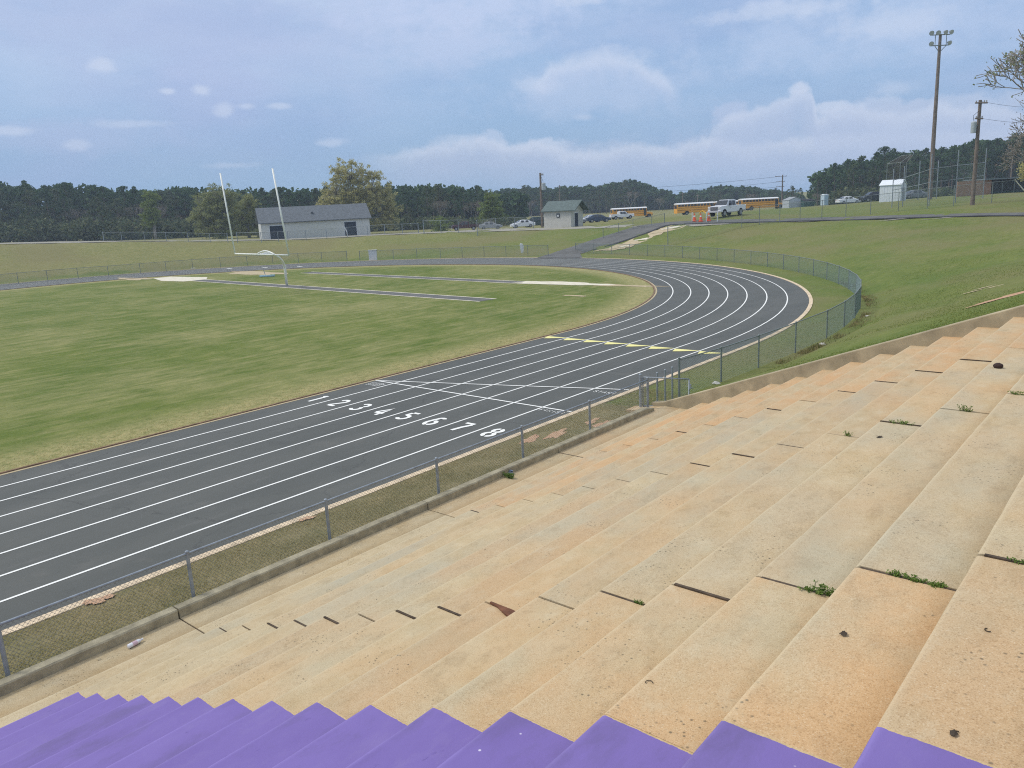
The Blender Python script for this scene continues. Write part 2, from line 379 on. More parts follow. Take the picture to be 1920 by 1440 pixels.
def drape(name, mat, poly, lift=.03, step=.8, parent=None, jit=0.0, kind='structure'):
    """sheet over the ground inside a quad strip: poly = list of (left,right) world points"""
    V = []; F = []; L = [(np.array(a[:2], float), np.array(b[:2], float)) for a, b in poly]; rows = []
    for i in range(len(L)-1):
        n = max(1, int(np.linalg.norm(L[i+1][0]-L[i][0])/step))
        for k in range(n): t = k/n; rows.append((L[i][0]*(1-t)+L[i+1][0]*t, L[i][1]*(1-t)+L[i+1][1]*t))
    rows.append(L[-1]); wmax = max(np.linalg.norm(a-b) for a, b in rows); nc = max(2, int(wmax/step)+1)
    for a, b in rows:
        ja, jb = (random.uniform(-jit, jit), random.uniform(-jit, jit)); dd_ = (b-a)/(np.linalg.norm(b-a)+1e-9)
        a2 = a+dd_*ja; b2 = b+dd_*jb
        for c in range(nc+1): q = a2+(b2-a2)*c/nc; V.append((q[0], q[1], gz(q[0], q[1])+lift))
    for i in range(len(rows)-1):
        for c in range(nc): s = i*(nc+1)+c; F.append((s, s+1, s+nc+2, s+nc+1))
    o = sheet(name, mat, V, F, parent)
    if kind and parent is None: tag(o, kind=kind)
    return o
def blob(name, mat, c, rx, ry, rot=0.0, lift=.012, jit=.25, n=26, parent=None, ground_z=None):
    V = [(c[0], c[1], (gz(c[0], c[1]) if ground_z is None else ground_z)+lift)]; ph = [random.uniform(0, 6.28) for _ in range(4)]
    rings = (.35, .7, 1.0)
    for k in rings:
        for i in range(n):
            a = 2*math.pi*i/n; q = 1+jit*(math.sin(3*a+ph[0])*.4+math.sin(5*a+ph[1])*.35+math.sin(9*a+ph[2])*.25)+random.uniform(-.06, .06)*jit*4
            x, y = rx*k*q*math.cos(a), ry*k*q*math.sin(a); X = c[0]+x*math.cos(rot)-y*math.sin(rot); Y = c[1]+x*math.sin(rot)+y*math.cos(rot)
            V.append((X, Y, (gz(X, Y) if ground_z is None else ground_z)+lift))
    F = [(0, 1+i, 1+(i+1) % n) for i in range(n)]
    for r in range(2):
        for i in range(n): a = 1+r*n; F.append((a+i, a+n+i, a+n+(i+1) % n, a+(i+1) % n))
    o = sheet(name, mat, V, F, parent)
    if parent is None: tag(o, kind='structure')
    return o

# ------------------------------------------------------------------ oval
def oval(off, y0=-40, n=96):
    """points of the oval at offset off from lane line one (outwards positive)"""
    R = RB+off; pts = [(XC+R, y) for y in np.linspace(y0, YC, 40)[:-1]]
    for a in np.linspace(0, math.pi, n):
        sx = 1.0 if a < math.pi/2 else 1+(STR-1)*1.0
        pts.append((XC+R*math.cos(a)*sx, YC+R*math.sin(a)))
    sx = STR
    pts += [(XC-R*sx, y) for y in np.linspace(YC, y0, 40)[1:]]
    return pts
def ribbon(name, mat, o0, o1, z, parent=None, h=0.0):
    A, B = oval(o0), oval(o1); n = len(A)
    if h == 0:
        V = [(x, y, z) for x, y in A]+[(x, y, z) for x, y in B]; F = [(i, n+i, n+i+1, i+1) for i in range(n-1)]
    else:
        V = [(x, y, z-.1) for x, y in A]+[(x, y, z+h) for x, y in A]+[(x, y, z+h) for x, y in B]+[(x, y, z-.1) for x, y in B]
        F = []
        for k in range(3): F += [(k*n+i, (k+1)*n+i, (k+1)*n+i+1, k*n+i+1) for i in range(n-1)]
    return sheet(name, mat, V, F, parent)
track = empty('running_track', (0, 0, 0)); tag(track, kind='structure')
ribbon('asphalt_surface', ASPH, -LW-.02, 7*LW+.02, .012, track)
for i in range(7): ribbon('lane_line', WHITE, i*LW-.030, i*LW+.030, .017, track)
ke = ribbon('outer_edging', KERB, 7*LW+.02, 7*LW+.20, 0, track, h=.035)
ki = ribbon('inner_edging', simple('inner_edge_wood', (.22, .14, .085), .95, .4, 5), -LW-.10, -LW-.02, 0, track, h=.045)
ribbon('worn_edge_strip', TAND, -LW-.02, -LW+.10, .0165, track)
ribbon('edge_gap', BOARD, -LW-.17, -LW-.10, .006, track)
# infield grid
inn = np.array(oval(-LW-.12)); 
fx_ = np.arange(-96, -20.9, .75); fy_ = np.arange(-40, 62, .75)
V = []; F = []; DRY = []
def inner_dist(x, y):
    R = RB-LW-.12; dx = x-XC
    if y <= YC: return min(R-dx, R*STR+dx)
    s = STR if dx < 0 else 1; return R-math.hypot(dx/s, y-YC)
RI = RB-LW-.12
nrow = 120; ncol = 110
for i in range(nrow+1):
    if i < 60: y = -40+(YC+40)*i/60; hw = RI
    else: a = (i-60)/60*math.pi/2; y = YC+RI*math.sin(a); hw = RI*math.cos(a)
    for j in range(ncol+1):
        u = j/ncol*2-1; u = math.copysign(1-(1-abs(u))**1.35, u)
        x = XC+u*hw*(STR if u < 0 else 1); V.append((x, y, .008))
        dist = inner_dist(x, y); DRY.append(min(1, max(0, 1.25-max(0, dist-.35)/2.0)))
for i in range(nrow):
    for j in range(ncol): s = i*(ncol+1)+j; F.append((s, s+1, s+ncol+2, s+ncol+1))
fld = sheet('infield', FIELD, V, F); tag(fld, kind='structure')
at = fld.data.attributes.new('dry', 'FLOAT', 'POINT'); at.data.foreach_set('value', np.array(DRY, dtype=np.float32))

# verge between track and bleachers (a separate drier turf)
V = []; F = []; vy = np.linspace(-14, 18.2, 60); vx = np.linspace(-12.39, -10.5, 5)
for y in vy:
    for x in vx: V.append((x, y, .02+.03*(x+12.39)/1.9))
for i in range(59):
    for j in range(4): s = i*5+j; F.append((s, s+1, s+6, s+5))
vg = sheet('verge', STRIP, V, F); tag(vg, kind='structure')

# markings
def line2(name, mat, p, q, w, z, parent):
    p = np.array(p[:2], float); q = np.array(q[:2], float); d = q-p; d /= np.linalg.norm(d); nn = np.array([-d[1], d[0]])*w/2
    return sheet(name, mat, [(*(p-nn), z), (*(q-nn), z), (*(q+nn), z), (*(p+nn), z)], [(0, 1, 2, 3)], parent)
line2('finish_line', WHITE, (-20.95, 17.02), (-12.60, 16.98), .07, .0205, track)
line2('start_line', WHITE, (-20.95, 17.0), (-12.60, 19.95), .07, .0235, track)
for i in range(8):
    x0 = X1-LW+LW*i; y0 = 26.85-.055*i
    sheet('exchange_mark', YELL, [(x0+.05, y0, .0205), (x0+.22, y0-.52, .0205), (x0+.46, y0-.40, .0205), (x0+LW-.03, y0-.02, .0205), (x0+LW-.03, y0+.02, .0205)], [(0, 1, 2, 3, 4)], track)
def arc(cx, cy, rx, ry, a0, a1, n=14): return [(cx+rx*math.cos(R_(a0+(a1-a0)*i/n)), cy+ry*math.sin(R_(a0+(a1-a0)*i/n))) for i in range(n+1)]
DG = {1: [[(.34, 0), (.34, 1)], [(.34, .97), (.18, .84)]],
 2: [arc(.33, .72, .22, .22, 165, -30, 14)+[(.45, .52), (.12, .07)], [(.12, .06), (.60, .06)]],
 3: [arc(.32, .74, .21, .20, 160, -60), arc(.32, .27, .23, .21, 70, -160)],
 4: [[(.44, 0), (.44, .22)], [(.44, .36), (.44, .98), (.08, .32)], [(.06, .28), (.62, .28)]],
 5: [[(.56, .94), (.18, .94)], [(.17, .90), (.15, .56)], arc(.31, .31, .24, .25, 120, -150)],
 6: [arc(.34, .30, .23, .24, 100, -80), arc(.34, .34, .23, .30, 268, 150)+[(.15, .60), (.22, .80)]+arc(.37, .78, .17, .17, 150, 30)],
 7: [[(.08, .94), (.60, .94)], [(.55, .84), (.38, .45), (.30, 0)]],
 8: [arc(.33, .76, .19, .18, 80, -80), arc(.33, .76, .19, .18, 100, 260), arc(.33, .27, .23, .21, 80, -80), arc(.33, .27, .23, .21, 100, 260)]}
def stroke_sheet(name, mat, strokes, ox, oy, sx, sy, w, z, parent):
    V = []; F = []
    for si, st in enumerate(strokes):
        P = [np.array((ox+a*sx, oy+b*sy)) for a, b in st]; L = []
        for i, c in enumerate(P):
            d = P[min(i+1, len(P)-1)]-P[max(i-1, 0)]; d /= np.linalg.norm(d); nn = np.array([-d[1], d[0]])*w/2; L.append((c-nn, c+nn))
        b0 = len(V); zz = z+.0012*(si % 4)
        for a, b in L: V += [(*a, zz), (*b, zz)]
        for i in range(len(P)-1): F.append((b0+2*i, b0+2*i+2, b0+2*i+3, b0+2*i+1))
    return sheet(name, mat, V, F, parent)
nx = [-20.52, -19.45, -18.42, -17.38, -16.35, -15.27, -14.22, -13.12]
for i in range(8):
    o = stroke_sheet('lane_number', WHITE, DG[i+1], nx[i]-.22, 13.93, .62, .76, .118, .018, track)
    o['label'] = 'white stencilled lane number %d' % (i+1)
# small stencilled finish / start words at both ends of the lines
F5 = {'S': [[(1, .85), (.8, 1), (.2, 1), (0, .75), (.2, .55), (.8, .45), (1, .25), (.8, 0), (.2, 0), (0, .15)]], 'T': [[(0, 1), (1, 1)], [(.5, 1), (.5, 0)]], 'A': [[(0, 0), (.5, 1), (1, 0)], [(.2, .35), (.8, .35)]], 'R': [[(0, 0), (0, 1), (.8, 1), (1, .75), (.8, .5), (0, .5)], [(.5, .5), (1, 0)]],
 'F': [[(0, 0), (0, 1), (1, 1)], [(0, .5), (.7, .5)]], 'I': [[(.5, 0), (.5, 1)]], 'N': [[(0, 0), (0, 1), (1, 0), (1, 1)]], 'H': [[(0, 0), (0, 1)], [(1, 0), (1, 1)], [(0, .5), (1, .5)]]}
def word(s, x, y, w, h, parent):
    st = []; n = len(s)
    for k, ch in enumerate(s):
        for q in F5[ch]: st.append([((k+a*.62)/n, b) for a, b in q])
    o = stroke_sheet('stencilled_word', WHITE, st, x, y, w, h, .022, .0185, parent); return o
word('FINISH', -13.5, 16.66, .85, .17, track); word('START', -13.42, 19.22, .8, .2, track)
word('START', -20.78, 16.42, .62, .18, track); word('FINISH', -20.8, 16.66, .65, .15, track)
# start blocks grid painted beside lane one

# ------------------------------------------------------------------ jump runways, pits
def strip_pts(a, b, w):
    a = np.array(a, float); b = np.array(b, float); d = (b-a)/np.linalg.norm(b-a); n = np.array([-d[1], d[0]])*w/2; return a, b, n
def runway(name, a, b, w, label):
    a, b, n = strip_pts(a, b, w); r = empty(name); tag(r, kind='structure')
    def q(nm, m, o0, o1, z, a=a, b=b):
        nu = n/np.linalg.norm(n); sheet(nm, m, [(*(a+nu*o0), z), (*(b+nu*o0), z), (*(b+nu*o1), z), (*(a+nu*o1), z)], [(0, 1, 2, 3)], r)
    q('asphalt_strip', PATH, -w/2, w/2, .016); q('edging', SAND, -w/2-.16, -w/2, .018); q('edging', SAND, w/2, w/2+.16, .018)
    return r
runway('jump_runway', (-79.3, 40.0), (-33.0, 36.2), 1.25, '')
runway('jump_runway', (-69.5, 48.6), (-38.2, 45.6), 1.15, '')
Q = [at_z(px, py)[:2] for px, py in [(287, 522), (320, 519), (389, 520), (387, 524), (345, 528), (303, 527)]]
sheet('landing_pit', SAND, [(*q, .02) for q in Q], [tuple(range(6))]); D.objects['landing_pit']['kind'] = 'structure'
def pit(name, mat, c, rx, ry, rot, z=.02, jit=.3): return blob(name, mat, c, rx, ry, rot, lift=z, jit=jit, ground_z=0.0)
pit('sand_pit', SAND, (-34.6, 45.75), 4.2, .95, -.02, .022)
pit('sand_pit', TAND, at_z(478, 512)[:2], 5.6, 1.5, -.1, .018, .4)
pit('dirt_patch', TAND, (-29.4, 45.6), 2.9, .55, -.03, .020, .5)
pit('dirt_patch', TAND, at_z(1078, 555)[:2], .9, .25, 0, .020, .3)
pit('dirt_patch', TAND, at_z(250, 523)[:2], 3.5, 1.0, 0, .0185, .4)
for px, py in [(152, 505), (295, 502), (362, 503), (430, 504), (497, 502), (562, 500)]:
    q = at_z(px, py); pit('chalk_mark', WHITE, q[:2], .55, .2, 0, .025, .1)

# ------------------------------------------------------------------ bleachers
XN, ZN, TRD, RIS = -9.269, .432, .612, .235
NST = 19; YW = 18.15; YP = 2.757; J = [4.516, 9.375, 13.416]
bl = empty('concrete_bleachers', (-5, 5, 0)); tag(bl, 'wide stepped concrete bleachers stained tan and orange, painted purple at the near end', 'bleachers')
cuts = [(-9.0, YP+.010, 'p'), (YP+.010, J[0]-.012, 'a'), (J[0]+.012, J[1]-.012, 'b'), (J[1]+.012, J[2]-.012, 'c'), (J[2]+.012, YW, 'd')]
loc0 = np.array([-5, 5, 0.])
def off(o, base_): o.location = tuple(-np.array(base_)); return o
for n in range(-1, NST):
    x0 = XN+TRD*n if n >= 0 else -10.36; x1 = XN+TRD*(n+1)+(.03 if n < NST-1 else 0); z1 = ZN+RIS*n
    for a, b, k in cuts:
        mb = MB(); dz = random.uniform(-.004, .004); 
        ns = max(2, int((b-a)/.22)); V = []; F = []
        # tread slab with a slightly ragged rounded nosing
        prof = [(x0+.0, z1-RIS-.25), (x0, z1-.018), (x0+.006, z1-.005), (x0+.020, z1), (x1, z1+.0), (x1, z1-RIS-.25)]
        if n == -1: prof = [(x0, z1-.4), (x0, z1), (x0+.02, z1), (x0+.04, z1), (x1, z1), (x1, z1-.4)]
        for i in range(ns+1):
            y = a+(b-a)*i/ns
            for pi, (px_, pz_) in enumerate(prof):
                jx = random.uniform(-.003, .003) if pi in (1, 2, 3) and n >= 0 else 0
                if pi == 2 and n >= 0 and random.random() < .05: jx += random.uniform(.004, .016)
                V.append((px_+jx, y, pz_+(dz if n >= 0 else 0)+(random.uniform(-.002, .001) if pi in (2, 3) and n >= 0 else 0)))
        m = 6
        for i in range(ns):
            for q in range(m-1): s = i*m+q; F.append((s, s+1, s+m+1, s+m))
        F += [tuple(range(m)), tuple(range(ns*m+m-1, ns*m-1, -1))]
        nm = 'painted_step' if k == 'p' else 'step'
        if n == -1: nm = 'walkway'
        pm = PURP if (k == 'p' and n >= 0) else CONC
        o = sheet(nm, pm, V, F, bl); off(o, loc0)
        # orange clay wash towards the far and upper end, greyer in the middle
        og = {'p': .3, 'a': .15+.045*n, 'b': .12+.05*n, 'c': .22+.03*n, 'd': .95}[k]
        if k == 'b' and n > 8: og = .35
        if k == 'c' and n < 4: og = .8
        gy_ = {'p': .2, 'a': .5, 'b': .9, 'c': .9, 'd': .15}[k]
        if n == -1: og *= .45; gy_ = .5
        og = min(1, max(.1, og+random.uniform(-.12, .12))); o.color = (og, min(1, max(0, gy_+random.uniform(-.2, .2))), random.random(), 1)
        if k in 'bcd' and n >= -1:
            ja = a-.012; f = MB().box(x0+.012+random.uniform(0, .05), x1-.035 if n >= 0 else x1-.03, ja-.0115, ja+.0115, z1-.2, z1-.010+(random.uniform(.006, .022) if random.random() < .6 else -.004))
            fo = f.build('joint_filler', BOARD, o)
# far end wall: its top follows the slope of the steps
w = MB(); xa, xb = -10.75, XN+TRD*NST
def wt(x): return .368*(x+10.2)+.37+.01
w.add([(xa, YW, -.3), (xb, YW, -.3), (xb, YW, wt(xb)), (xa+.35, YW, wt(xa+.35)), (xa, YW, wt(xa+.35)-.05)]+[(xa, YW+.2, -.3), (xb, YW+.2, -.3), (xb, YW+.2, wt(xb)), (xa+.35, YW+.2, wt(xa+.35)), (xa, YW+.2, wt(xa+.35)-.05)],
      [(0, 1, 2, 3, 4), (9, 8, 7, 6, 5), (0, 5, 6, 1), (1, 6, 7, 2), (2, 7, 8, 3), (3, 8, 9, 4), (4, 9, 5, 0)])
ew = w.build('retaining_wall', WALLC, None, bevel=.02); tag(ew, 'low concrete retaining wall sloping up beside the far end of the bleachers', 'wall')
# front curb, cast in lengths
clabs = ['near length of concrete curb by the walkway, under the two nearest fence posts', 'concrete curb length that starts at the wide crack by the second fence post', 'concrete curb length beside the small clump of weeds', 'last concrete curb length, its sloped end beside the open gate']
for i, (a, b) in enumerate([(-9, J[0]-.012), (J[0]+.012, J[1]-.008), (J[1]+.008, J[2]-.008), (J[2]+.008, 17.62)]):
    mb = MB(); n = int((b-a)/.3); V = []; F = []
    sh = random.uniform(-.008, .008)
    for k in range(n+1):
        y = a+(b-a)*k/n; e = 0
        zt = .338 if not (i == 3 and k == n) else .27
        for x, z in ((-10.36+sh, -.1), (-10.36+sh, zt-.02), (-10.375+sh, zt), (-10.52+sh, zt), (-10.54+sh, zt-.02), (-10.54+sh, -.1)):
            V.append((x+random.uniform(-.003, .003), y, z+(random.uniform(-.003, .002) if z > 0 else 0)))
    for k in range(n):
        for q in range(5): s = k*6+q; F.append((s, s+6, s+7, s+1))
    F += [tuple(range(6)), tuple(range(n*6+5, n*6-1, -1))]
    o = sheet('concrete_curb', CURB, V, F); tag(o, clabs[i], 'curb', 'lengths of concrete curb along the walkway')
# landing slab past the gate
lp = sheet('walkway_landing', CONC, [(-11.25, 17.66, .10), (-10.37, 17.66, .19), (-10.37, 18.14, .19), (-11.25, 18.14, .10), (-11.25, 17.66, 0), (-10.37, 17.66, 0), (-11.25, 18.14, 0)], [(0, 1, 2, 3), (4, 5, 1, 0), (4, 0, 3, 6)]); tag(lp, kind='structure'); lp.color = (.6, .3, .6, 1)

# ------------------------------------------------------------------ chain link fences
def chain(polyline, tops, wire=.0022, cell=.062, mat=WIRE, name='chain_mesh', parent=None, bot=.03, flat=False):
    """diamond wire mesh between consecutive posts; polyline = base points (x,y,z); tops = heights"""
    Q = []
    for (a, b, h0, h1) in zip(polyline[:-1], polyline[1:], tops[:-1], tops[1:]):
        a = np.array(a, float); b = np.array(b, float); L = np.linalg.norm((b-a)[:2]); h = .5*(h0+h1)-bot; n = int((L+h)/cell)+1
        dn = (b-a)/np.linalg.norm(b-a); nrm = np.array([-dn[1], dn[0], 0])
        for sgn in (1, -1):
            for k in range(n):
                s0 = k*cell-h; t0 = max(0, -s0); t1 = min(h, L-s0)
                if t1 <= t0+.01: continue
                p = (s0+t0, t0); q = (s0+t1, t1)
                if sgn < 0: p = (L-p[0], p[1]); q = (L-q[0], q[1])
                P = a+(b-a)*(p[0]/L)+np.array([0, 0, bot+p[1]]); S = a+(b-a)*(q[0]/L)+np.array([0, 0, bot+q[1]])
                P = P+nrm*.001*sgn; S = S+nrm*.001*sgn
                d = S-P; d /= np.linalg.norm(d); w1 = np.cross(d, nrm)*wire; w2 = nrm*wire
                Q.append([P-w1, P+w1, S+w1, S-w1]); Q.append([P-w2, P+w2, S+w2, S-w2])
    return link(name, quads_mesh(name, mat, np.array(Q)), parent)
def fence(name, pts, hs, label, group=None, pr=.028, rr_=.019, mat=GALV, wm=WIRE, wire=.0022, cell=.062, cap=True, ends=(1.25, 1.25), mesh=True, cat='fence', midrail=False):
    c = np.mean(np.array(pts), 0); r = empty(name, (c[0], c[1], c[2])); tag(r, label, cat, group)
    L = [np.array(p)-c for p in pts]
    for i, (p, h) in enumerate(zip(L, hs)):
        k = ends[0] if i == 0 else (ends[1] if i == len(L)-1 else 1.0); mb = MB().tube(p-[0, 0, .15], p+[0, 0, h+(.03 if k > 1 else 0)], pr*k, n=8)
        if cap: mb.ball(p+[0, 0, h+.03*(k > 1)+.01], pr*k*1.15, pr*k*1.15, .025, 8, 5)
        mb.build('post', mat, r, smooth=False)
    mb = MB(); mb.path([p+[0, 0, h-.015] for p, h in zip(L, hs)], rr_, 8)
    mb.build('top_rail', mat, r, smooth=True)
    if midrail: MB().path([p+[0, 0, h*.5] for p, h in zip(L, hs)], rr_, 6).build('middle_rail', mat, r, smooth=True)
    if mesh: chain(L, [h-.03 for h in hs], wire, cell, wm, parent=r)
    return r
fy = [-4.9, -2.45, -.02, 2.44, 4.88, 7.33, 9.92, 12.50, 15.05, 17.75]
fence('chain_link_fence', [(-10.62, y, .02) for y in fy], [.975]*len(fy), 'waist-high galvanised chain link fence along the curb between the walkway and the track')
cpts = [(1272, 741), (1350, 720), (1418, 693), (1490, 662), (1549, 630), (1582, 610), (1605, 592), (1618, 578), (1614, 560), (1608, 550), (1593, 545), (1571, 532), (1548, 523), (1525, 519), (1495, 511), (1486, 506), (1455, 503), (1423, 499), (1387, 495), (1352, 491), (1314, 487), (1275, 484), (1237, 480), (1197, 478), (1157, 477), (1116, 476), (1077, 475)]
W0 = [at_z(px, py) for px, py in cpts]
# smooth the run of the fence: even radius about the bend centre
th_ = np.array([math.atan2(q[1]-YC, q[0]-XC) for q in W0]); rd_ = np.array([math.hypot(q[0]-XC, q[1]-YC) for q in W0])
cf = np.polyfit(th_[3:], rd_[3:], 3)
CF = [(-10.78, 19.75, 0)]+[tuple(q) for q in W0[1:4]]
CF = [(x, y, 0.) for x, y in [(-10.78, 19.75), (-10.62, 22.1), (-10.5, 24.6), (-10.42, 27.6)]]
ths = np.linspace(R_(4.4), th_[-1], 24)
for a in ths: r_q = float(np.polyval(cf, a)) if a > .3 else np.interp(a, [0, .3], [42.3, float(np.polyval(cf, .3))]); CF.append((XC+r_q*math.cos(a), YC+r_q*math.sin(a), 0.))
fence('chain_link_fence', CF, [1.16]+[1.12]*(len(CF)-1), 'greenish chain link fence curving round the outside of the near bend', mat=GALVD, wm=WIREG, wire=.003, cell=.075)
W1 = [at_z(px, py) for px, py in [(1028, 480), (990, 480), (949, 481), (908, 482), (867, 483), (826, 484), (782, 485), (738, 487), (675, 489)]]
fence('chain_link_fence', [(q[0], q[1], 0) for q in W1], [1.2]*len(W1), 'chain link fence beyond the bend, ending at the foot of the paved path', mat=GALVD, wm=WIREG, wire=.003, cell=.09)
W2 = [at_z(px, py) for px, py in [(651, 489), (604, 491), (560, 493), (512, 495), (464, 498), (414, 501), (362, 505), (312, 509), (264, 513), (204, 518), (147, 522), (90, 527), (35, 532), (-30, 539), (-100, 546)]]
fence('chain_link_fence', [(q[0], q[1], 0) for q in W2], [1.2]*len(W2), 'long chain link fence at the foot of the dry bank beyond the goal post', mat=GALVD, wm=WIREG, wire=.003, cell=.1)

# open gate and its posts
g0 = np.array([-11.0, 18.0, .1]); g1 = np.array([-9.86, 18.62, .2])
gp = MB().tube(g0-[0, 0, .1], g0+[0, 0, .92], .038, n=10).ball(g0+[0, 0, .93], .042, .042, .03).build('gate_post', GALV); tag(gp, 'grey hinge post of the open gate, at the end of the curb', 'gate post')
dn = (g1-g0); dn[2] = 0; dn /= np.linalg.norm(dn)
gt = empty('chain_link_gate', tuple(g0+dn*.07)); tag(gt, 'small chain link gate standing open at the end of the walkway', 'gate')
Lg = 1.22
def gpnt(s, z): return np.array([dn[0]*s, dn[1]*s, z])
fr = MB().path([gpnt(0, .04), gpnt(0, .84), gpnt(.02, .86), gpnt(Lg, .80)], .019).path([gpnt(Lg, .80), gpnt(Lg, .03), gpnt(Lg-.03, .02), gpnt(0, .06)], .019); fr.build('frame', GALV, gt, smooth=True)
MB().cbox(gpnt(Lg+.03, .6), .05, .05, .12).tube(gpnt(Lg-.03, .6), gpnt(Lg+.1, .55), .012).build('latch', GALV, gt)
chain([gpnt(0, 0), gpnt(Lg, 0)], [.82, .79], parent=gt)
for i, (q, h, lb, rd) in enumerate([((-10.93, 18.78, .0), .93, 'short grey steel post nearest the open gate, standing in the grass', .028), ((-10.92, 19.2, .05), .88, 'middle one of three short grey steel posts beyond the gate', .028), ((-10.86, 19.5, .08), .88, 'short grey steel post nearest the tall end post of the curved fence', .028)]):
    o = MB().tube(np.array(q)-[0, 0, .2], np.array(q)+[0, 0, h], rd).ball(np.array(q)+[0, 0, h], rd*1.2, rd*1.2, .03).build('steel_post', GALV); tag(o, lb, 'post', 'short steel posts beyond the gate')

# ------------------------------------------------------------------ goal post
gb = np.array([at_z(538, 536)[0], at_z(538, 536)[1], 0]); cl = at_d(440.6, 475.8, 70)
gy0 = 33.1
gl, gr = at_y(440.6, 475.8, gy0), at_y(541.7, 478.5, gy0); tl, trr = at_y(413, 324.8, gy0), at_y(510.8, 315.8, gy0)
ctr = (gl+gr)/2; gp_ = empty('goal_post', (ctr[0], gy0, 0)); tag(gp_, 'white football goal post with gooseneck stand in front of the grey roofed building', 'goal post')
o_ = np.array([ctr[0], gy0, 0]); bs = at_y(538, 536, gy0)
kd = 36.2; bs = at_z(538, 536); 
MB().path([gl-o_, gr-o_], .055).build('crossbar', GOALW, gp_, smooth=True)
MB().path([gl-o_, tl-o_], .06).build('upright', GOALW, gp_, smooth=True); MB().path([gr-o_, trr-o_], .06).build('upright', GOALW, gp_, smooth=True)
b_ = np.array([bs[0], bs[1], 0])-o_; cz = ctr[2]
neck = [b_, b_+[0, 0, 1.4]]
for i in range(1, 11):
    a = i/10*math.pi/2; f = 1-math.cos(a)
    e = np.array([(0-b_[0])*0, 0, 0]); tgt = (ctr-o_)-np.array([0, 0, .0])
    neck.append(np.array([b_[0]+(tgt[0]-b_[0])*f, b_[1]+(tgt[1]-b_[1])*f, 1.4+(cz-1.4)*math.sin(a)]))
MB().path(neck, .105, 10).build('gooseneck', GOALW, gp_, smooth=True)
br = [gl-o_+(gr-gl)*t+np.array([0, 0, .26*math.sin((t-.42)/.34*math.pi)]) for t in np.linspace(.42, .76, 9)]
MB().path(br, .055).build('brace', GOALW, gp_, smooth=True)
# ------------------------------------------------------------------ roads and paths on the banks
def HT(px, py, l=0): return hit(px, py, l)
drape('paved_path', PATH, [(at_z(1000, 486), at_z(1092, 484)), (at_z(1022, 479), at_z(1088, 476)), (HT(1060, 467), HT(1110, 469)), (HT(1105, 452), HT(1150, 458)), (HT(1140, 441), HT(1190, 445)), (HT(1165, 433), HT(1222, 433)), (HT(1190, 425.5), HT(1250, 423))], .035, .7)
rt = [(HT(1185, 425), HT(1245, 424.5)), (HT(1250, 417), HT(1262, 421)), (HT(1330, 413.5), HT(1335, 418.5)), (HT(1430, 411), HT(1432, 416)), (HT(1540, 408), HT(1542, 413)), (HT(1650, 405), HT(1652, 410)), (HT(1760, 402), HT(1762, 407)), (HT(1850, 400), HT(1852, 404.5)), (HT(1930, 399), HT(1932, 404))]
drape('access_road', PATH, rt, .04, .8)
EDG = simple('dark_road_edge', (.035, .035, .036), .95)
drape('road_edge', EDG, [(HT(px, py-.2), HT(px, py+1.5)) for px, py in [(1246, 423.2), (1262, 421), (1335, 418.5), (1432, 416), (1542, 413), (1652, 410), (1762, 407), (1852, 404.5), (1932, 404)]], .05, .8)
drape('road_edge', EDG, [(HT(px-.8, py-.5), HT(px+1.5, py+1.0)) for px, py in [(1112, 469), (1150, 458), (1190, 445), (1222, 433.5), (1246, 424)]], .05, .6)
drape('gravel_track', GRAV, [(HT(700, 439), HT(700, 442)), (HT(850, 433), HT(850, 436)), (HT(1000, 428), HT(1000, 431.5)), (HT(1100, 424.5), HT(1100, 428.5)), (HT(1190, 421), HT(1195, 425.5))], .03, 1.0, jit=.15)
drape('gravel_track', GRAV, [(HT(-20, 455.5), HT(-20, 458)), (HT(150, 453), HT(150, 455.5)), (HT(330, 450.5), HT(330, 453)), (HT(480, 449), HT(480, 451)), (HT(600, 445.5), HT(600, 447.5)), (HT(700, 439.5), HT(700, 442))], .03, 1.0, jit=.15)
drape('washed_gully', TAND, [(HT(1122, 470), HT(1150, 470)), (HT(1165, 457), HT(1180, 464)), (HT(1200, 444), HT(1215, 449)), (HT(1232, 431), HT(1245, 437)), (HT(1255, 423.5), HT(1290, 423.5)), ], .03, .5, jit=.35)
for i, (px, py, rx, ry) in enumerate([(1150, 466, .9, .35), (1172, 462, .7, .3), (1128, 469, .8, .25), (1205, 449, .9, .35), (1235, 436, .8, .3), (1262, 427, 1.2, .4)]):
    blob('washed_gully', SAND if i % 2 else TAND, HT(px, py), rx, ry, .5, .05, .5)
blob('gravel_patch', GRAV, HT(1320, 421), 4, .5, .0, .03, .6)
for px in (1450, 1530, 1610, 1700, 1790): blob('gravel_patch', GRAV, HT(px, float(np.interp(px, [1432, 1542, 1652, 1762, 1852], [417.3, 414.2, 411, 408, 405.5]))), 2.2, .22, -.1, .03, .7)
blob('red_dirt_patch', DIRT, HT(1886, 569), .9, .75, -.05, .03, .5); blob('red_dirt_patch', DIRT, HT(1914, 558), .6, .7, .2, .03, .5)
for px, py in [(1845, 540), (1895, 533), (1822, 548), (1866, 538)]: blob('bare_patch', TAND, HT(px, py), .35, .12, .1, .025, .6)
for px, py, rx in [(185, 1126, .22), (575, 973, .16), (1075, 800, .0), (1120, 800, .0)]:
    if rx: blob('red_dirt_patch', DIRT, at_z(px, py, .03)[:2], rx, rx*.5, 1.3, .045, .5, ground_z=0)
for X_, Y_, a_, b_ in [(-11.9, 14.3, .14, .4), (-11.6, 15.0, .16, .45), (-11.05, 16.2, .16, .5), (-11.5, 16.4, .1, .35), (-10.85, 17.0, .1, .5)]: blob('red_dirt_patch', DIRT, (X_, Y_), a_, b_, .15, .03+.03*(X_+12.39)/1.9, .45, ground_z=0.)

exec_later = []
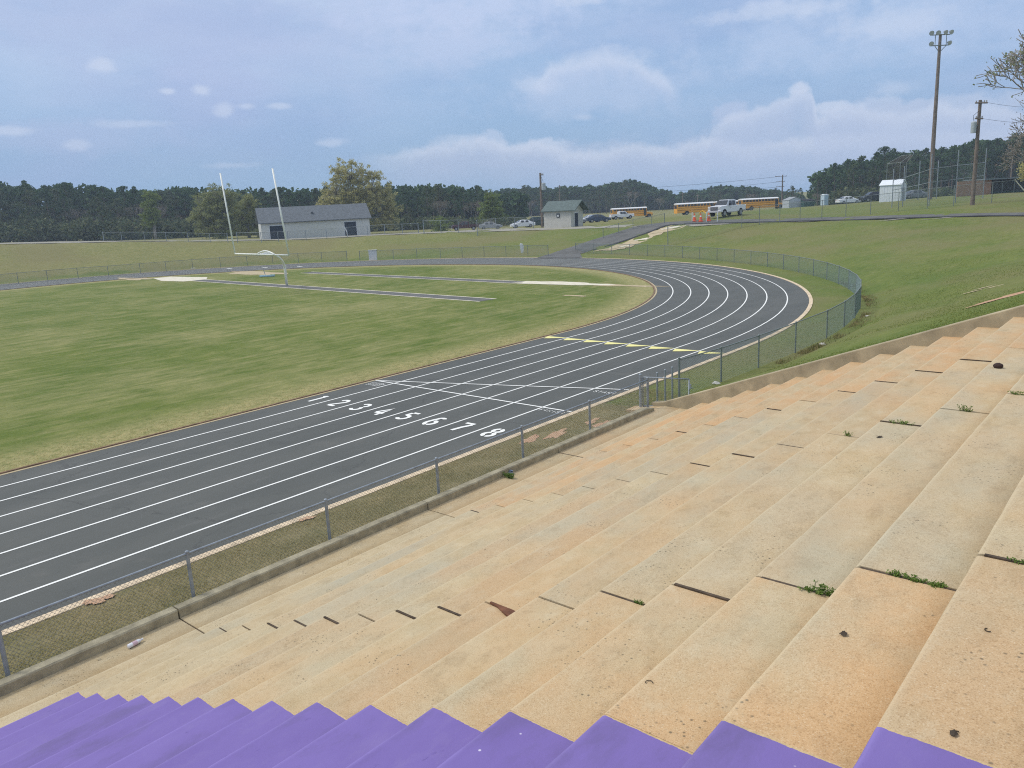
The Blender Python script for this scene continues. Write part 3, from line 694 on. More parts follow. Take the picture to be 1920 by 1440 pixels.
# ------------------------------------------------------------------ buildings
SIDING = simple('pale_siding', (.60, .60, .55), .8, .08, 3)
CREAM = simple('cream_block', (.56, .54, .47), .85, .08, 3)
ROOFG = simple('grey_roof', (.13, .145, .155), .85, .2, 2.5, bump=.3)
ROOFGR = simple('green_grey_roof', (.115, .15, .14), .85, .2, 2.5, bump=.3)
DARKDOOR = simple('dark_door_blue', (.022, .032, .048), .6, .1, 3)
TRIM = simple('dark_trim', (.10, .11, .115), .7, .1, 4)
WTRIM = simple('white_trim', (.74, .75, .74), .6, .08, 4)
def frame_at(px, py, d, ang=0.0):
    """local frame at a ground point: x axis to the right of the view turned by ang, y away"""
    q = base(px, py, d); rz = YAW+ang; return q, rz
def px2m(n, d): return n*d/FX
# long grey-roofed building
def long_building():
    d = 128; q, rz = frame_at(596, 447, d, R_(20)); e = empty('field_house', (q[0], q[1], q[2]-.2), rz)
    tag(e, 'long white building with a grey roof and two dark openings beyond the goal post', 'building')
    Lh = px2m(99, d)/math.cos(R_(6)); top = px2m(29, d)+.5; w = 7.0; 
    MB().box(-Lh, Lh, 0, w, -.5, top).build('wall', SIDING, e)
    rh = px2m(25, d)+.1; o = .35
    MB().add([(-Lh-o, -o, top-.12), (Lh+o, -o, top-.12), (Lh+o, w/2, top+rh), (-Lh-o, w/2, top+rh), (Lh+o, w+o, top-.12), (-Lh-o, w+o, top-.12), (-Lh-o, -o, top), (Lh+o, -o, top), (Lh+o, w+o, top), (-Lh-o, w+o, top), (-Lh-o, w/2, top+rh+.14), (Lh+o, w/2, top+rh+.14)],
      [(6, 7, 11, 10), (10, 11, 8, 9), (0, 3, 2, 1), (3, 5, 4, 2), (0, 1, 7, 6), (4, 5, 9, 8), (1, 2, 11, 7), (2, 4, 8, 11), (0, 6, 10, 3), (3, 10, 9, 5)]).build('roof', ROOFG, e)
    MB().add([(-Lh, .02, top), (-Lh, w/2, top+rh-.15), (-Lh, w-.02, top)], [(0, 1, 2)]).build('gable', SIDING, e); MB().add([(Lh, .02, top), (Lh, w/2, top+rh-.15), (Lh, w-.02, top)], [(0, 2, 1)]).build('gable', SIDING, e)
    for xa, xb in ((-Lh+px2m(15, d), -Lh+px2m(41, d)), (Lh-px2m(48, d), Lh-px2m(26, d))):
        f = MB().box(xa-.1, xb+.1, -.05, .02, 0, top*.86).build('door', WTRIM, e)
        MB().box(xa, xb, -.09, -.052, 0, top*.83).build('door_panel', DARKDOOR, f)
    MB().box(-.5, -.2, w/2-2.2, w/2-1.9, top+rh*.45, top+rh*.62).build('roof_vent', TRIM, e)
long_building()
def small_building():
    d = 112; q, rz = frame_at(1071, 428, d, R_(-34)); e = empty('utility_building', (q[0], q[1], q[2]-.2), rz)
    tag(e, 'small cream block building with a green-grey gable roof and one dark door', 'building')
    # long wall runs left, gable end with door faces right
    s = d/FX; Lw = 52*s/math.cos(R_(28)); g = 3.6; h = 29*s+.35; rh = 1.25; o = .3
    x0, x1 = -Lw, 0
    MB().box(x0, x1, 0, g, -.5, h).add([(x1, 0, h), (x1, g/2, h+rh*.93), (x1, g, h), (x0, 0, h), (x0, g/2, h+rh*.93), (x0, g, h)], [(0, 2, 1), (3, 4, 5)]).build('wall', CREAM, e)
    a, b = x0-o, x1+.9
    MB().add([(a, -o, h-.1), (b, -o, h-.1), (b, g/2, h+rh), (a, g/2, h+rh), (b, g+o, h-.1), (a, g+o, h-.1), (a, -o, h+.03), (b, -o, h+.03), (b, g/2, h+rh+.14), (a, g/2, h+rh+.14), (b, g+o, h+.03), (a, g+o, h+.03)],
      [(6, 7, 8, 9), (9, 8, 10, 11), (0, 3, 2, 1), (3, 5, 4, 2), (0, 1, 7, 6), (4, 5, 11, 10), (1, 2, 8, 7), (2, 4, 10, 8), (0, 6, 9, 3), (3, 9, 11, 5)]).build('roof', ROOFGR, e)
    f = MB().box(x1-.02, x1+.04, g*.30-.06, g*.30+.98, 0.1, 2.2).build('door_frame', WTRIM, e)
    MB().box(x1+.042, x1+.07, g*.30, g*.30+.92, 0.1, 2.12).build('door', DARKDOOR, e)
    wv = MB().box(x0+Lw*.48, x0+Lw*.48+.55, -.05, .02, h*.62, h*.62+.6).build('window', TRIM, e); MB().box(x0+Lw*.48+.16, x0+Lw*.48+.4, -.09, -.052, h*.62+.15, h*.62+.42).build('wall_box', WTRIM, wv)
    MB().ball((x1+.05, g/2, h+.35), .12, .12, .12).build('gable_lamp', simple('lamp_white', (.8, .8, .75)), e)
small_building()
METALW = simple('white_sheet_metal', (.74, .78, .80), .5, .06, 3)
def shed(px, py, d, w, dp, h, rh, ang, label, mat=METALW, roof=METALW, door=False, ribs=True):
    q, rz = frame_at(px, py, d, ang); e = empty('storage_shed', (q[0], q[1], q[2]-.05), rz); tag(e, label, 'shed')
    x0, x1 = -w/2, w/2
    mb = MB().box(x0, x1, 0, dp, -.4, h).add([(x0, 0, h), (0, 0, h+rh), (x1, 0, h), (x0, dp, h), (0, dp, h+rh), (x1, dp, h)], [(0, 2, 1), (3, 4, 5)])
    if ribs:
        for k in range(1, int(w/.35)): mb.box(x0+k*.35-.02, x0+k*.35+.02, -.02, 0, -.3, h-.02)
        for k in range(1, int(dp/.35)): mb.box(x0-.02, x0, k*.35-.02, k*.35+.02, -.3, h-.02)
    mb.build('wall', mat, e)
    o = .1
    MB().add([(x0-o, -o, h-.06), (0, -o, h+rh), (x1+o, -o, h-.06), (x0-o, dp+o, h-.06), (0, dp+o, h+rh), (x1+o, dp+o, h-.06), (x0-o, -o, h), (0, -o, h+rh+.08), (x1+o, -o, h), (x0-o, dp+o, h), (0, dp+o, h+rh+.08), (x1+o, dp+o, h)],
      [(6, 7, 10, 9), (7, 8, 11, 10), (0, 3, 4, 1), (1, 4, 5, 2), (0, 1, 7, 6), (1, 2, 8, 7), (3, 9, 10, 4), (4, 10, 11, 5), (0, 6, 9, 3), (2, 5, 11, 8)]).build('roof', roof, e)
    if door: MB().box(-w*.22, w*.22, -.05, -.022, -.05, h*.82).build('door', simple('shed_door', (.42, .44, .45)), e)
    return e
s_ = shed(1693, 378, 108, 2.9, 2.7, 2.25, .6, R_(50), 'white sheet metal shed standing behind the tall ballfield fence', door=True)
shed(1492, 388, 170, 3.4, 2.5, 1.7, .55, R_(12), 'small pale grey shed beside the last school bus', mat=simple('pale_grey_metal', (.50, .53, .55)), roof=simple('grey_metal_roof', (.30, .32, .33)))
def dumpster():
    q, rz = frame_at(1517, 387, 168, 0); e = empty('dumpster', q, rz); tag(e, 'dark green dumpster right of the small grey shed', 'dumpster'); g = simple('dumpster_green', (.035, .085, .075), .6)
    MB().add([(-1.1, 0, 0), (1.1, 0, 0), (1.2, -.2, 1.2), (-1.2, -.2, 1.2), (-1.1, 1.5, 0), (1.1, 1.5, 0), (1.2, 1.6, 1.5), (-1.2, 1.6, 1.5)], [(0, 1, 2, 3), (1, 5, 6, 2), (5, 4, 7, 6), (4, 0, 3, 7), (0, 4, 5, 1)]).build('bin_body', g, e)
    MB().add([(-1.25, -.25, 1.22), (1.25, -.25, 1.22), (1.25, 1.65, 1.55), (-1.25, 1.65, 1.55), (-1.25, -.25, 1.28), (1.25, -.25, 1.28), (1.25, 1.65, 1.61), (-1.25, 1.65, 1.61)], [(0, 3, 2, 1), (4, 5, 6, 7), (0, 1, 5, 4), (1, 2, 6, 5), (2, 3, 7, 6), (3, 0, 4, 7)]).build('lid', BLACK, e)
dumpster()
def portaloo():
    q, rz = frame_at(1549, 384, 165, R_(20)); e = empty('portable_toilet', q, rz); tag(e, 'narrow pale portable toilet cabin left of the white parked sedan', 'toilet')
    MB().box(-.55, .55, 0, 1.1, 0, 2.1).build('cabin', simple('cabin_plastic', (.50, .60, .66)), e, bevel=.04)
    MB().box(-.6, .6, -.05, 1.15, 2.1, 2.2).box(-.4, .4, .15, .95, 2.2, 2.32).build('roof', METALW, e); MB().box(-.4, .4, -.03, -.002, .1, 1.95).build('door', simple('cabin_door', (.35, .48, .55)), e)
portaloo()
# dugout
def dugout():
    d = 122; q, rz = frame_at(1827, 362, d, R_(8)); e = empty('brick_dugout', (q[0], q[1], q[2]-.1), rz); tag(e, 'low brick dugout with a flat metal roof beyond the light poles', 'dugout')
    t = NT('orange_brick'); br = t.n('ShaderNodeTexBrick'); br.inputs['Scale'].default_value = 2.2; br.inputs['Color1'].default_value = (.36, .17, .09, 1); br.inputs['Color2'].default_value = (.30, .13, .07, 1); br.inputs['Mortar'].default_value = (.42, .34, .27, 1)
    mp = t.n('ShaderNodeMapping'); mp.inputs['Rotation'].default_value = (R_(90), 0, 0); t.l(t.O(), mp.inputs[0]); t.l(mp.outputs[0], br.inputs['Vector']); BR = t.fin(br.outputs['Color'], .9, None)
    s = d/FX; h = 28*s
    MB().box(-36*s, 34*s, 0, .25, -.6, h).build('front_wall', BR, e)
    MB().box(34*s-.25, 34*s, .25, 4.0, -.6, h).build('side_wall', BR, e)
    MB().box(34*s, 150*s, 3.8, 4.0, -.6, h).build('back_wall', simple('dark_interior', (.045, .03, .028)), e)
    MB().box(15*s, 160*s, -.5, 4.3, h+.05, h+.22).build('roof', simple('grey_roof_metal', (.16, .19, .20), .6), e)
    for k in (60, 85, 112, 140): MB().tube((k*s, .3, -.5), (k*s, .3, h+.05), .06).build('roof_post', GALVD, e)
    MB().box(40*s, 150*s, 2.2, 2.8, .3, .45).build('bench', simple('green_bench', (.03, .09, .06)), e)
dugout()

# ------------------------------------------------------------------ vehicles
def paintm(name, c, rough=.3): t = NT(name); return t.fin(c, rough, None, spec=.5)
CARW = paintm('white_car_paint', (.78, .79, .80)); BUSY = paintm('school_bus_yellow', (.86, .40, .03), .45); BUSW = paintm('bus_roof_white', (.78, .78, .76), .5)
CHROME = paintm('chrome_trim', (.5, .5, .52), .25); LAMPG = paintm('lamp_lens', (.52, .54, .54), .2); REDL = paintm('red_lens', (.4, .02, .02), .3)
TYRE = simple('tyre_rubber', (.022, .022, .023), .9, .1, 8); RIM = paintm('wheel_rim', (.34, .35, .36), .35)
def wheel(e, x, y, r, w, mats=(TYRE, RIM)):
    sg = 1 if y > 0 else -1
    wo = D.objects.new('wheel', MB().tube((0, -w/2, 0), (0, w/2, 0), r*.62, n=16).mesh('wheel', TYRE)); col.objects.link(wo); wo.parent = e; wo.location = (x, y, r)
    MB().path([(r*.84*math.cos(a), 0, r*.84*math.sin(a)) for a in np.linspace(0, 2*math.pi, 19)], r*.17, 6).tube((0, -w/2, 0), (0, w/2, 0), r*.93, n=18).build('tyre', TYRE, wo, smooth=False)
    m = MB().tube((0, sg*w*.5, 0), (0, sg*(w*.5+.02), 0), r*.6, n=16)
    for k in range(6): a = k*math.pi/3; m.cbox((r*.3*math.cos(a), sg*(w*.5+.03), r*.3*math.sin(a)), r*.2, .03, r*.2)
    m.build('rim', RIM, wo)
def hull(st, name, mat, e, bevel=.04, smooth=False):
    """st: list of (x, halfwidth_bottom, halfwidth_top, z0, z1)"""
    v = []; f = []
    for x, wb, wt_, z0, z1 in st: v += [(x, -wb, z0), (x, wb, z0), (x, wt_, z1), (x, -wt_, z1)]
    for i in range(len(st)-1):
        a = i*4
        for k in range(4): f.append((a+k, a+4+k, a+4+(k+1) % 4, a+(k+1) % 4))
    f += [(3, 2, 1, 0), tuple(len(v)-4+k for k in range(4))]
    return MB().add(v, f).build(name, mat, e, bevel=bevel)
def pickup(px, py, d, heading, label, paint, s=1.0, group=None):
    q = base(px, py, d); e = empty('pickup_truck', q, YAW+heading); tag(e, label, 'pickup truck', group); e.scale = (s, s, s)
    # x forward
    hull([(-3.1, .98, .98, .62, 1.25), (-2.0, 1.0, .99, .55, 1.27), (-.9, 1.0, .99, .52, 1.27), (1.15, 1.0, .97, .52, 1.30), (1.2, 1.0, .95, .52, 1.33), (2.5, .99, .90, .55, 1.28), (2.95, .95, .88, .62, 1.2)], 'body', paint, e, .06)
    hull([(-.95, .93, .74, 1.24, 1.90), (-.75, .95, .76, 1.24, 1.98), (.5, .95, .76, 1.24, 1.98), (.75, .95, .74, 1.26, 1.93), (1.45, .93, .80, 1.27, 1.33)], 'cab', paint, e, .05)
    for sg in (1, -1):
        for xa, xb in ((-.72, -.05), (.05, .88)):
            MB().add([(xa, sg*.945, 1.33), (xb, sg*.945, 1.33), (min(xb, .62), sg*.785, 1.84), (xa+.02, sg*.785, 1.84), (xa, sg*.975, 1.33), (xb, sg*.975, 1.33), (min(xb, .62), sg*.80, 1.86), (xa+.02, sg*.80, 1.86)], [(4, 5, 6, 7), (0, 4, 7, 3), (1, 2, 6, 5), (3, 7, 6, 2), (0, 1, 5, 4)]).build('side_window', GLASS, e)
        MB().cbox((1.0, sg*1.12, 1.42), .12, .22, .26).build('mirror', BLACK, e)
        MB().cbox((.5, sg*1.005, 1.1), .2, .03, .05).build('door_handle', CHROME, e)
        MB().cbox((2.9, sg*.74, 1.02), .16, .34, .24).build('headlight', LAMPG, e)
        MB().cbox((-3.1, sg*.88, 1.02), .06, .16, .36).build('tail_light', REDL, e)
        MB().box(-3.0, -1.05, sg*.93-.05, sg*.93+.05, 1.22, 1.32).build('bed_rail', paint, e)
        for x in (-1.95, 1.95):
            wheel(e, x, sg*.86, .42, .28)
            MB().prism([(x+.52*math.cos(a), .42+.50*math.sin(a)) for a in np.linspace(0, math.pi, 11)], sg*.9, sg*1.008).build('wheel_arch', BLACK, e)
    MB().add([(.82, -.80, 1.90), (.82, .80, 1.90), (1.42, .86, 1.36), (1.42, -.86, 1.36)], [(0, 3, 2, 1)]).build('windscreen', GLASS, e).location = (.03, 0, .03)
    MB().cbox((2.97, 0, 1.0), .06, 1.1, .42).build('grille', BLACK, e); g2 = MB()
    for k in range(4): g2.cbox((3.01, 0, .86+k*.1), .03, 1.1, .03)
    g2.build('grille_bar', CHROME, e)
    MB().cbox((3.03, 0, .64), .2, 1.9, .22).build('front_bumper', CHROME, e, bevel=.04); MB().cbox((-3.15, 0, .66), .16, 1.85, .2).build('rear_bumper', CHROME, e, bevel=.03)
    MB().box(-2.95, -1.05, -.86, .86, 1.275, 1.285).build('bed_floor', BLACK, e)
    return e
def car(px, py, d, heading, label, paint, suv=False, name='parked_car', cat='car', group=None, s=1.0):
    q = base(px, py, d); e = empty(name, q, YAW+heading); tag(e, label, cat, group); e.scale = (s, s, s)
    k = 1.22 if suv else 1.0
    hull([(-2.25, .82, .74, .42, .86*k), (-2.1, .88, .80, .3, .95*k), (-1.2, .90, .84, .25, .98*k), (1.0, .90, .84, .25, .96*k), (1.9, .88, .78, .28, .82*k), (2.25, .80, .70, .38, .66*k)], 'body', paint, e, .07)
    if suv: cab = [(-2.1, .82, .68, 1.05, 1.6), (-1.7, .84, .68, 1.1, 1.72), (.2, .84, .68, 1.1, 1.74), (.6, .84, .64, 1.1, 1.66), (1.25, .82, .72, 1.1, 1.16)]
    else: cab = [(-1.75, .78, .72, .9, .97), (-1.0, .82, .62, .92, 1.40), (-.2, .84, .62, .92, 1.46), (.35, .84, .60, .92, 1.40), (1.2, .80, .70, .9, .96)]
    hull(cab, 'cabin', paint, e, .05)
    zb, zt = (1.2, 1.6) if suv else (1.0, 1.34)
    for sg in (1, -1):
        for xa, xb in ((-1.5 if suv else -1.05, -.35), (-.25, .55)):
            MB().add([(xa, sg*.845, zb), (xb, sg*.845, zb), (xb-.18, sg*.69, zt), (xa+.16, sg*.69, zt)], [(0, 1, 2, 3)] if sg < 0 else [(3, 2, 1, 0)]).build('side_window', GLASS, e)
        MB().cbox((.7, sg*.95, zb), .1, .16, .12).build('mirror', paint, e)
        MB().cbox((2.12, sg*.6, .66*k), .2, .3, .12).build('headlight', LAMPG, e); MB().cbox((-2.2, sg*.62, .78*k), .1, .3, .14).build('tail_light', REDL, e)
        for x in (-1.35, 1.38): wheel(e, x, sg*.80, .33*(1.1 if suv else 1), .2)
    a = (.42, 1.2) if not suv else (.62, 1.22)
    MB().add([(a[0], -.6, zt+.03), (a[0], .6, zt+.03), (a[1], .70, zb-.02), (a[1], -.70, zb-.02)], [(0, 3, 2, 1)]).build('windscreen', GLASS, e).location = (.06, 0, .02)
    b = (-1.08, -1.7) if not suv else (-1.95, -2.14)
    MB().add([(b[0], -.58, zt), (b[0], .58, zt), (b[1], .66, zb), (b[1], -.66, zb)], [(0, 1, 2, 3)]).build('rear_window', GLASS, e).location = (-.05, 0, .03)
    return e
def bus(px, py, d, heading, label, s=1.0):
    q = base(px, py, d); e = empty('school_bus', q, YAW+heading); tag(e, label, 'school bus', 'school buses parked beyond the field'); e.scale = (s*1.12, s, s*1.03)
    hull([(-5.6, 1.15, 1.15, .55, 2.15), (3.6, 1.18, 1.15, .5, 2.15)], 'body', BUSY, e, .06)
    hull([(-5.6, 1.15, 1.1, 2.13, 2.72), (3.6, 1.16, 1.1, 2.13, 2.72)], 'window_band', BUSY, e, 0)
    v = MB(); v.prism([(1.16*math.cos(a), 2.70+.34*math.sin(a)) for a in np.linspace(0, math.pi, 11)], -5.65, 3.65, ax='x'); v.build('roof', BUSW, e)
    hull([(3.6, 1.05, .98, .55, 1.65), (5.0, .95, .85, .6, 1.45), (5.2, .85, .8, .65, 1.3)], 'hood', BUSY, e, .08)
    pm = MB().box(-.31, .31, -.01, .01, -.24, .24).mesh('window', GLASS)
    for sg in (1, -1):
        for k in range(11):
            o = link('window', pm, e); o.location = (-5.05+k*.79, sg*1.185, 2.41); o.rotation_euler = (0, 0, 0)
        MB().box(-5.55, 3.5, sg*1.185-.008, sg*1.185+.008, 1.2, 1.26).build('rub_rail', BLACK, e); MB().box(-5.55, 3.5, sg*1.185-.008, sg*1.185+.008, 1.75, 1.80).build('rub_rail', BLACK, e)
        MB().cbox((5.1, sg*.62, 1.0), .1, .3, .25).build('headlight', LAMPG, e)
        for x in (-3.2, 4.2):
            wheel(e, x, sg*1.0, .48, .3); MB().prism([(x+.62*math.cos(a), .48+.58*math.sin(a)) for a in np.linspace(0, math.pi, 11)], sg*1.0, sg*1.195).build('wheel_arch', BLACK, e)
    MB().box(2.75, 3.45, -1.20, -1.17, .65, 2.6).build('door', GLASS, e)
    MB().box(3.61, 3.64, -1.0, 1.0, 1.75, 2.65).build('windscreen', GLASS, e); MB().cbox((5.22, 0, 1.02), .05, .8, .4).build('grille', BLACK, e)
    MB().box(-5.64, -5.61, -.85, .85, 1.7, 2.6).build('rear_window', GLASS, e); MB().cbox((5.25, 0, .7), .15, 1.9, .2).build('bumper', BLACK, e)
    return e
pickup(1362, 405, 96, R_(222), 'large white crew cab pickup beside the orange cones', CARW, .90).scale = (.90, .90, 1.0)
pickup(1166, 412, 165, R_(12), 'small white pickup parked in front of the leftmost school bus', CARW, .82)
pickup(872, 434, 128, R_(184), 'dark red and black pickup seen through the parking lot fence', paintm('dark_red_paint', (.07, .014, .015)), .72)
bus(1186, 409, 215, R_(8), 'leftmost school bus, parked apart behind a small white pickup', .93)
bus(1309, 403, 205, R_(9), 'school bus whose front end is behind the large white pickup', .98)
bus(1376, 395, 228, R_(10), 'middle school bus, mostly hidden by the large white pickup', .95)
bus(1429, 393, 205, R_(9), 'rightmost school bus, its hood next to the small grey shed', .98)
car(1590, 382, 158, R_(6), 'white sedan parked alone left of the dark sport utility vehicle', CARW)
car(1637, 377, 140, R_(184), 'dark sport utility vehicle partly hidden by the white metal shed', paintm('black_paint', (.02, .02, .024)), suv=True)
car(1712, 373, 135, R_(188), 'grey car just showing right of the white metal shed', paintm('grey_paint', (.2, .21, .23)))
car(1003, 424, 140, R_(175), 'dark green car left of the small cream building', paintm('dark_green_paint', (.03, .055, .05)), suv=True)
car(980, 428, 132, R_(190), 'white car left of the dark green car', CARW, s=.9)
car(1107, 414, 150, R_(185), 'white car just right of the small cream building', CARW)
car(1122, 413, 146, R_(5), 'dark blue car right of the small cream building', paintm('blue_paint', (.04, .06, .10)))
car(920, 431, 150, R_(4), 'faint silver car in the middle of the parking lot', paintm('silver_paint', (.35, .36, .37)))

# ------------------------------------------------------------------ cones, barrier, signs
ORNG = simple('cone_orange', (.80, .13, .045), .6, .1, 5)
for i, (px, py, lb) in enumerate([(1302, 416, 'left orange traffic cone, next to the white gate post'), (1314, 416, 'middle orange traffic cone, under the yellow barrier arm'), (1329, 415, 'right orange traffic cone, in front of the white pickup')]):
    q = HT(px, py); k = 1.35; e = empty('traffic_cone', (q[0], q[1], q[2]+.04)); tag(e, lb, 'traffic cone', 'cones beside the white pickup'); 
    MB().cbox((0, 0, .025), .40*k, .40*k, .05, .3).tube((0, 0, .05), (0, 0, .72*k), .16*k, .03*k, 12).build('cone_body', ORNG, e)
    MB().tube((0, 0, .40*k), (0, 0, .52*k), .092*k, .074*k, 12).build('reflective_band', WTRIM, e)
dep = 84
gate_l = HT(1298, 416.5); gate_r = HT(1345, 416)
e = empty('pipe_gate', (gate_l[0], gate_l[1], gate_l[2])); tag(e, 'white pipe gate posts with a raised yellow arm beside the cones', 'gate')
for q in (gate_l, (gate_l*.43+gate_r*.57), gate_r): p = q-gate_l; MB().tube(p-[0, 0, .3], p+[0, 0, 1.15], .055).build('post', WTRIM, e)
p = (gate_l*.43+gate_r*.57)-gate_l; MB().path([p+[0, 0, .95], p+[-.5, .1, 1.3], p+[-.8, .1, 1.2], p+[-1.0, .1, .9]], .06).build('gate_arm', simple('barrier_yellow', (.75, .45, .05)), e)
q = at_z(694, 489); e = MB().cbox((0, 0, .62), .95, .35, 1.2, YAW).cbox((0, 0, 1.25), 1.05, .45, .08, YAW).build('equipment_box', simple('box_white', (.68, .68, .64), .6)); e.location = (q[0], q[1]+.5, 0); tag(e, 'white upright box standing by the far fence', 'box')
q = at_z(977, 478); mb = MB(); st = [(-.16, .15), (-.05, .05), (.08, .0), (.16, .42), (.2, .8), (.10, 1.12), (-.14, 1.25), (-.28, 1.0), (-.2, .6)]
e = mb.prism(st, -.04, .04).build('hanging_banner', simple('banner_cloth', (.82, .82, .80), .9), bevel=.02); e.location = (q[0], q[1]+.25, .12); e.rotation_euler = (0, 0, YAW); tag(e, 'narrow white cloth hanging on the far fence', 'cloth')
q = at_z(505, 519); e = empty('hurdle', (q[0], q[1], 0), YAW); tag(e, 'low pale blue starting frame standing beside the far runway', 'frame')
MB().box(-.9, .5, -.25, .25, .04, .18).build('pad', simple('pale_blue_pad', (.38, .55, .62)), e); MB().tube((-.35, 0, .1), (-.5, 0, .75), .03).build('handle', GALV, e)
# leaning white pole by the long building
q = base(640, 446, 121); o = MB().path([(0, 0, 0), (-.05, 0, .7), (-.28, 0, 1.25), (-.45, 0, 1.5)], .07).build('bent_pipe', WTRIM); o.location = base(652, 444, 124); o.rotation_euler = (0, 0, YAW); tag(o, 'bent white pipe in front of the right opening of the long building', 'pipe')

# ------------------------------------------------------------------ poles
def pole_pts(bx, by, tx, ty, d):
    b = base(bx, by, d); t = at_d(tx, ty, d); hh = t[2]-b[2]; return b, np.array([b[0], b[1], t[2]]), hh
def light_pole():
    b, t, hh = pole_pts(1743, 374, 1766, 76, 103); e = empty('light_pole', b, YAW); tag(e, 'tall wooden floodlight pole with two rows of stadium lamps', 'light pole')
    MB().tube((0, 0, -1), (0, 0, hh), .30, .17, 12).build('pole', WOOD, e)
    z1, z0 = hh-.1, hh-1.35
    MB().tube((-1.35, -.2, z1), (1.1, -.2, z1), .06).build('crossarm', GALVD, e); MB().tube((-1.35, -.2, z0), (1.1, -.2, z0), .06).build('crossarm', GALVD, e)
    MB().tube((-.7, -.2, z0), (-.7, -.2, z1), .04).build('strut', GALVD, e); MB().tube((.7, -.2, z0), (.7, -.2, z1), .04).build('strut', GALVD, e)
    MB().tube((-.75, -.2, z0), (0, 0, z0-.8), .04).build('brace', GALVD, e); MB().tube((.75, -.2, z0), (0, 0, z0-.8), .04).build('brace', GALVD, e)
    for i, (x, z) in enumerate([(-1.3, z1), (-.45, z1), (.45, z1), (1.15, z1), (-1.25, z0), (1.0, z0)]):
        sg = -1 if x < 0 else .6; c = np.array([x, -.35, z+.24]); dv = np.array([.35*sg, -1, -.45]); dv /= np.linalg.norm(dv)
        f = MB().tube(c-dv*.25, c+dv*.12, .12, .29, 12).build('floodlight', GALVD, e); MB().tube(c+dv*.121, c+dv*.15, .27, .27, 12).build('lens', LAMPG, f); MB().tube((x, -.2, z), c, .035).build('bracket', BLACK, f)
light_pole()
def utility_pole(bx, by, tx, ty, d, r, label, arms, transformer=None, name='utility_pole'):
    b, t, hh = pole_pts(bx, by, tx, ty, d); e = empty(name, b, YAW); tag(e, label, 'utility pole')
    MB().tube((0, 0, -1), (0, 0, hh), r, r*.68, 10).build('pole', WOOD, e)
    for z, x0, x1 in arms:
        a = MB().tube((x0, -.15, hh-z), (x1, -.15, hh-z-.04), .07, n=6).build('crossarm', WOOD, e); 
        for x in (x0+.1, x1-.1, (x0 if abs(x0) > x1 else x1)*.5): MB().tube((x, -.15, hh-z), (x, -.15, hh-z+.2), .05).build('insulator', simple('porcelain', (.35, .33, .3)) if 'porcelain' not in D.materials else D.materials['porcelain'], a)
    if transformer:
        x, z, rr2 = transformer; g = MB().tube((x, -.1, hh-z-.95), (x, -.1, hh-z), rr2, n=14).ball((x, -.1, hh-z), rr2, rr2, .12).build('transformer', simple('transformer_grey', (.42, .46, .47), .5), e)
        MB().tube((x*.4, -.1, hh-z-.3), (0, 0, hh-z-.3), .06).build('bracket', GALVD, g); MB().path([(x, -.1, hh-z+.1), (x-.12, -.1, hh-z+.6), (x*.3, -.1, hh-z+1.0)], .02, 5).build('lead_wire', BLACK, g)
    return b, hh
pA = utility_pole(1823, 384, 1836, 192, 76, .21, 'wooden utility pole with a grey transformer, right of the tall floodlight pole', [(.25, -.55, .62), (1.65, -.45, .3)], (-.5, 2.0, .24))
pB = utility_pole(1017, 427, 1012, 325, 122, .22, 'wooden utility pole with a transformer behind the small cream building', [(.3, 0.0, .5)], (.42, 1.6, .33))
pC = utility_pole(1466, 385, 1466, 328, 230, .24, 'thin utility pole above the roof of the rightmost school bus', [(.4, -2.2, 1.2), (1.9, -2.0, .6), (3.3, -1.8, .5)])
pD = utility_pole(1892, 372, 1892, 278, 165, .16, 'slim grey pole behind the brick dugout', [(1.0, -.2, .2)])
pE = utility_pole(1280, 395, 1280, 361, 260, .2, 'short distant utility pole above the second school bus', [(.5, -.6, .6)])
pF = utility_pole(1308, 395, 1308, 364, 260, .2, 'short distant utility pole just left of the white pickup', [(.5, -.6, .6)])
pG = utility_pole(1051, 410, 1051, 347, 240, .18, 'thin pole rising behind the roof of the small cream building', [(.5, -.5, .5)])
def wires(name, label, a, b, ys, sag, r=.018):
    mb = MB()
    for za, zb in ys:
        p = np.array(a)+[0, 0, za]; q = np.array(b)+[0, 0, zb]
        mb.path([p+(q-p)*t+np.array([0, 0, -4*sag*t*(1-t)]) for t in np.linspace(0, 1, 13)], r, 4)
    o = mb.build(name, BLACK); tag(o, label, 'power lines'); return o
wireC = base(1466, 385, 230); hC = pC[1]
far_l = at_d(840, 375, 235)
wires('power_lines', 'dark power lines running left from the thin pole above the school buses', (far_l[0], far_l[1], 0), (wireC[0], wireC[1], 0), [(far_l[2]+z2, wireC[2]+hC-z1) for z1, z2 in ((.4, 2.4), (1.9, 1.2), (3.3, 0))], 1.6, .03)
a0 = np.array(pA[0]); fr_r = at_d(1990, 200, 90)
wires('power_lines', 'thin wires leaving the transformer pole to the right', a0+[0, 0, 0], (fr_r[0], fr_r[1], 0), [(pA[1]-.1, fr_r[2]), (pA[1]-1.6, fr_r[2]-1.6)], .3, .012)
fc = at_d(1430, 330, 120)
wires('power_lines', 'slack wires crossing behind the tall ballfield fence, right of the floodlight pole', a0, base(1530, 385, 200)*[1, 1, 0]+[0, 0, 0], [(pA[1]*.45, base(1530, 385, 200)[2]+5.5), (pA[1]*.36, base(1530, 385, 200)[2]+4.0)], .9, .014)
# guy wire
g = MB(); q0 = base(1926, 372, 100); q1 = at_d(1903, 337, 100); o = g.path([(0, 0, 0), tuple(q1-q0)], .07, 6).build('guy_wire', simple('yellow_guard', (.6, .58, .48))); o.location = q0; tag(o, 'pale slanting guy wire guard at the right edge by the dugout', 'guy wire')

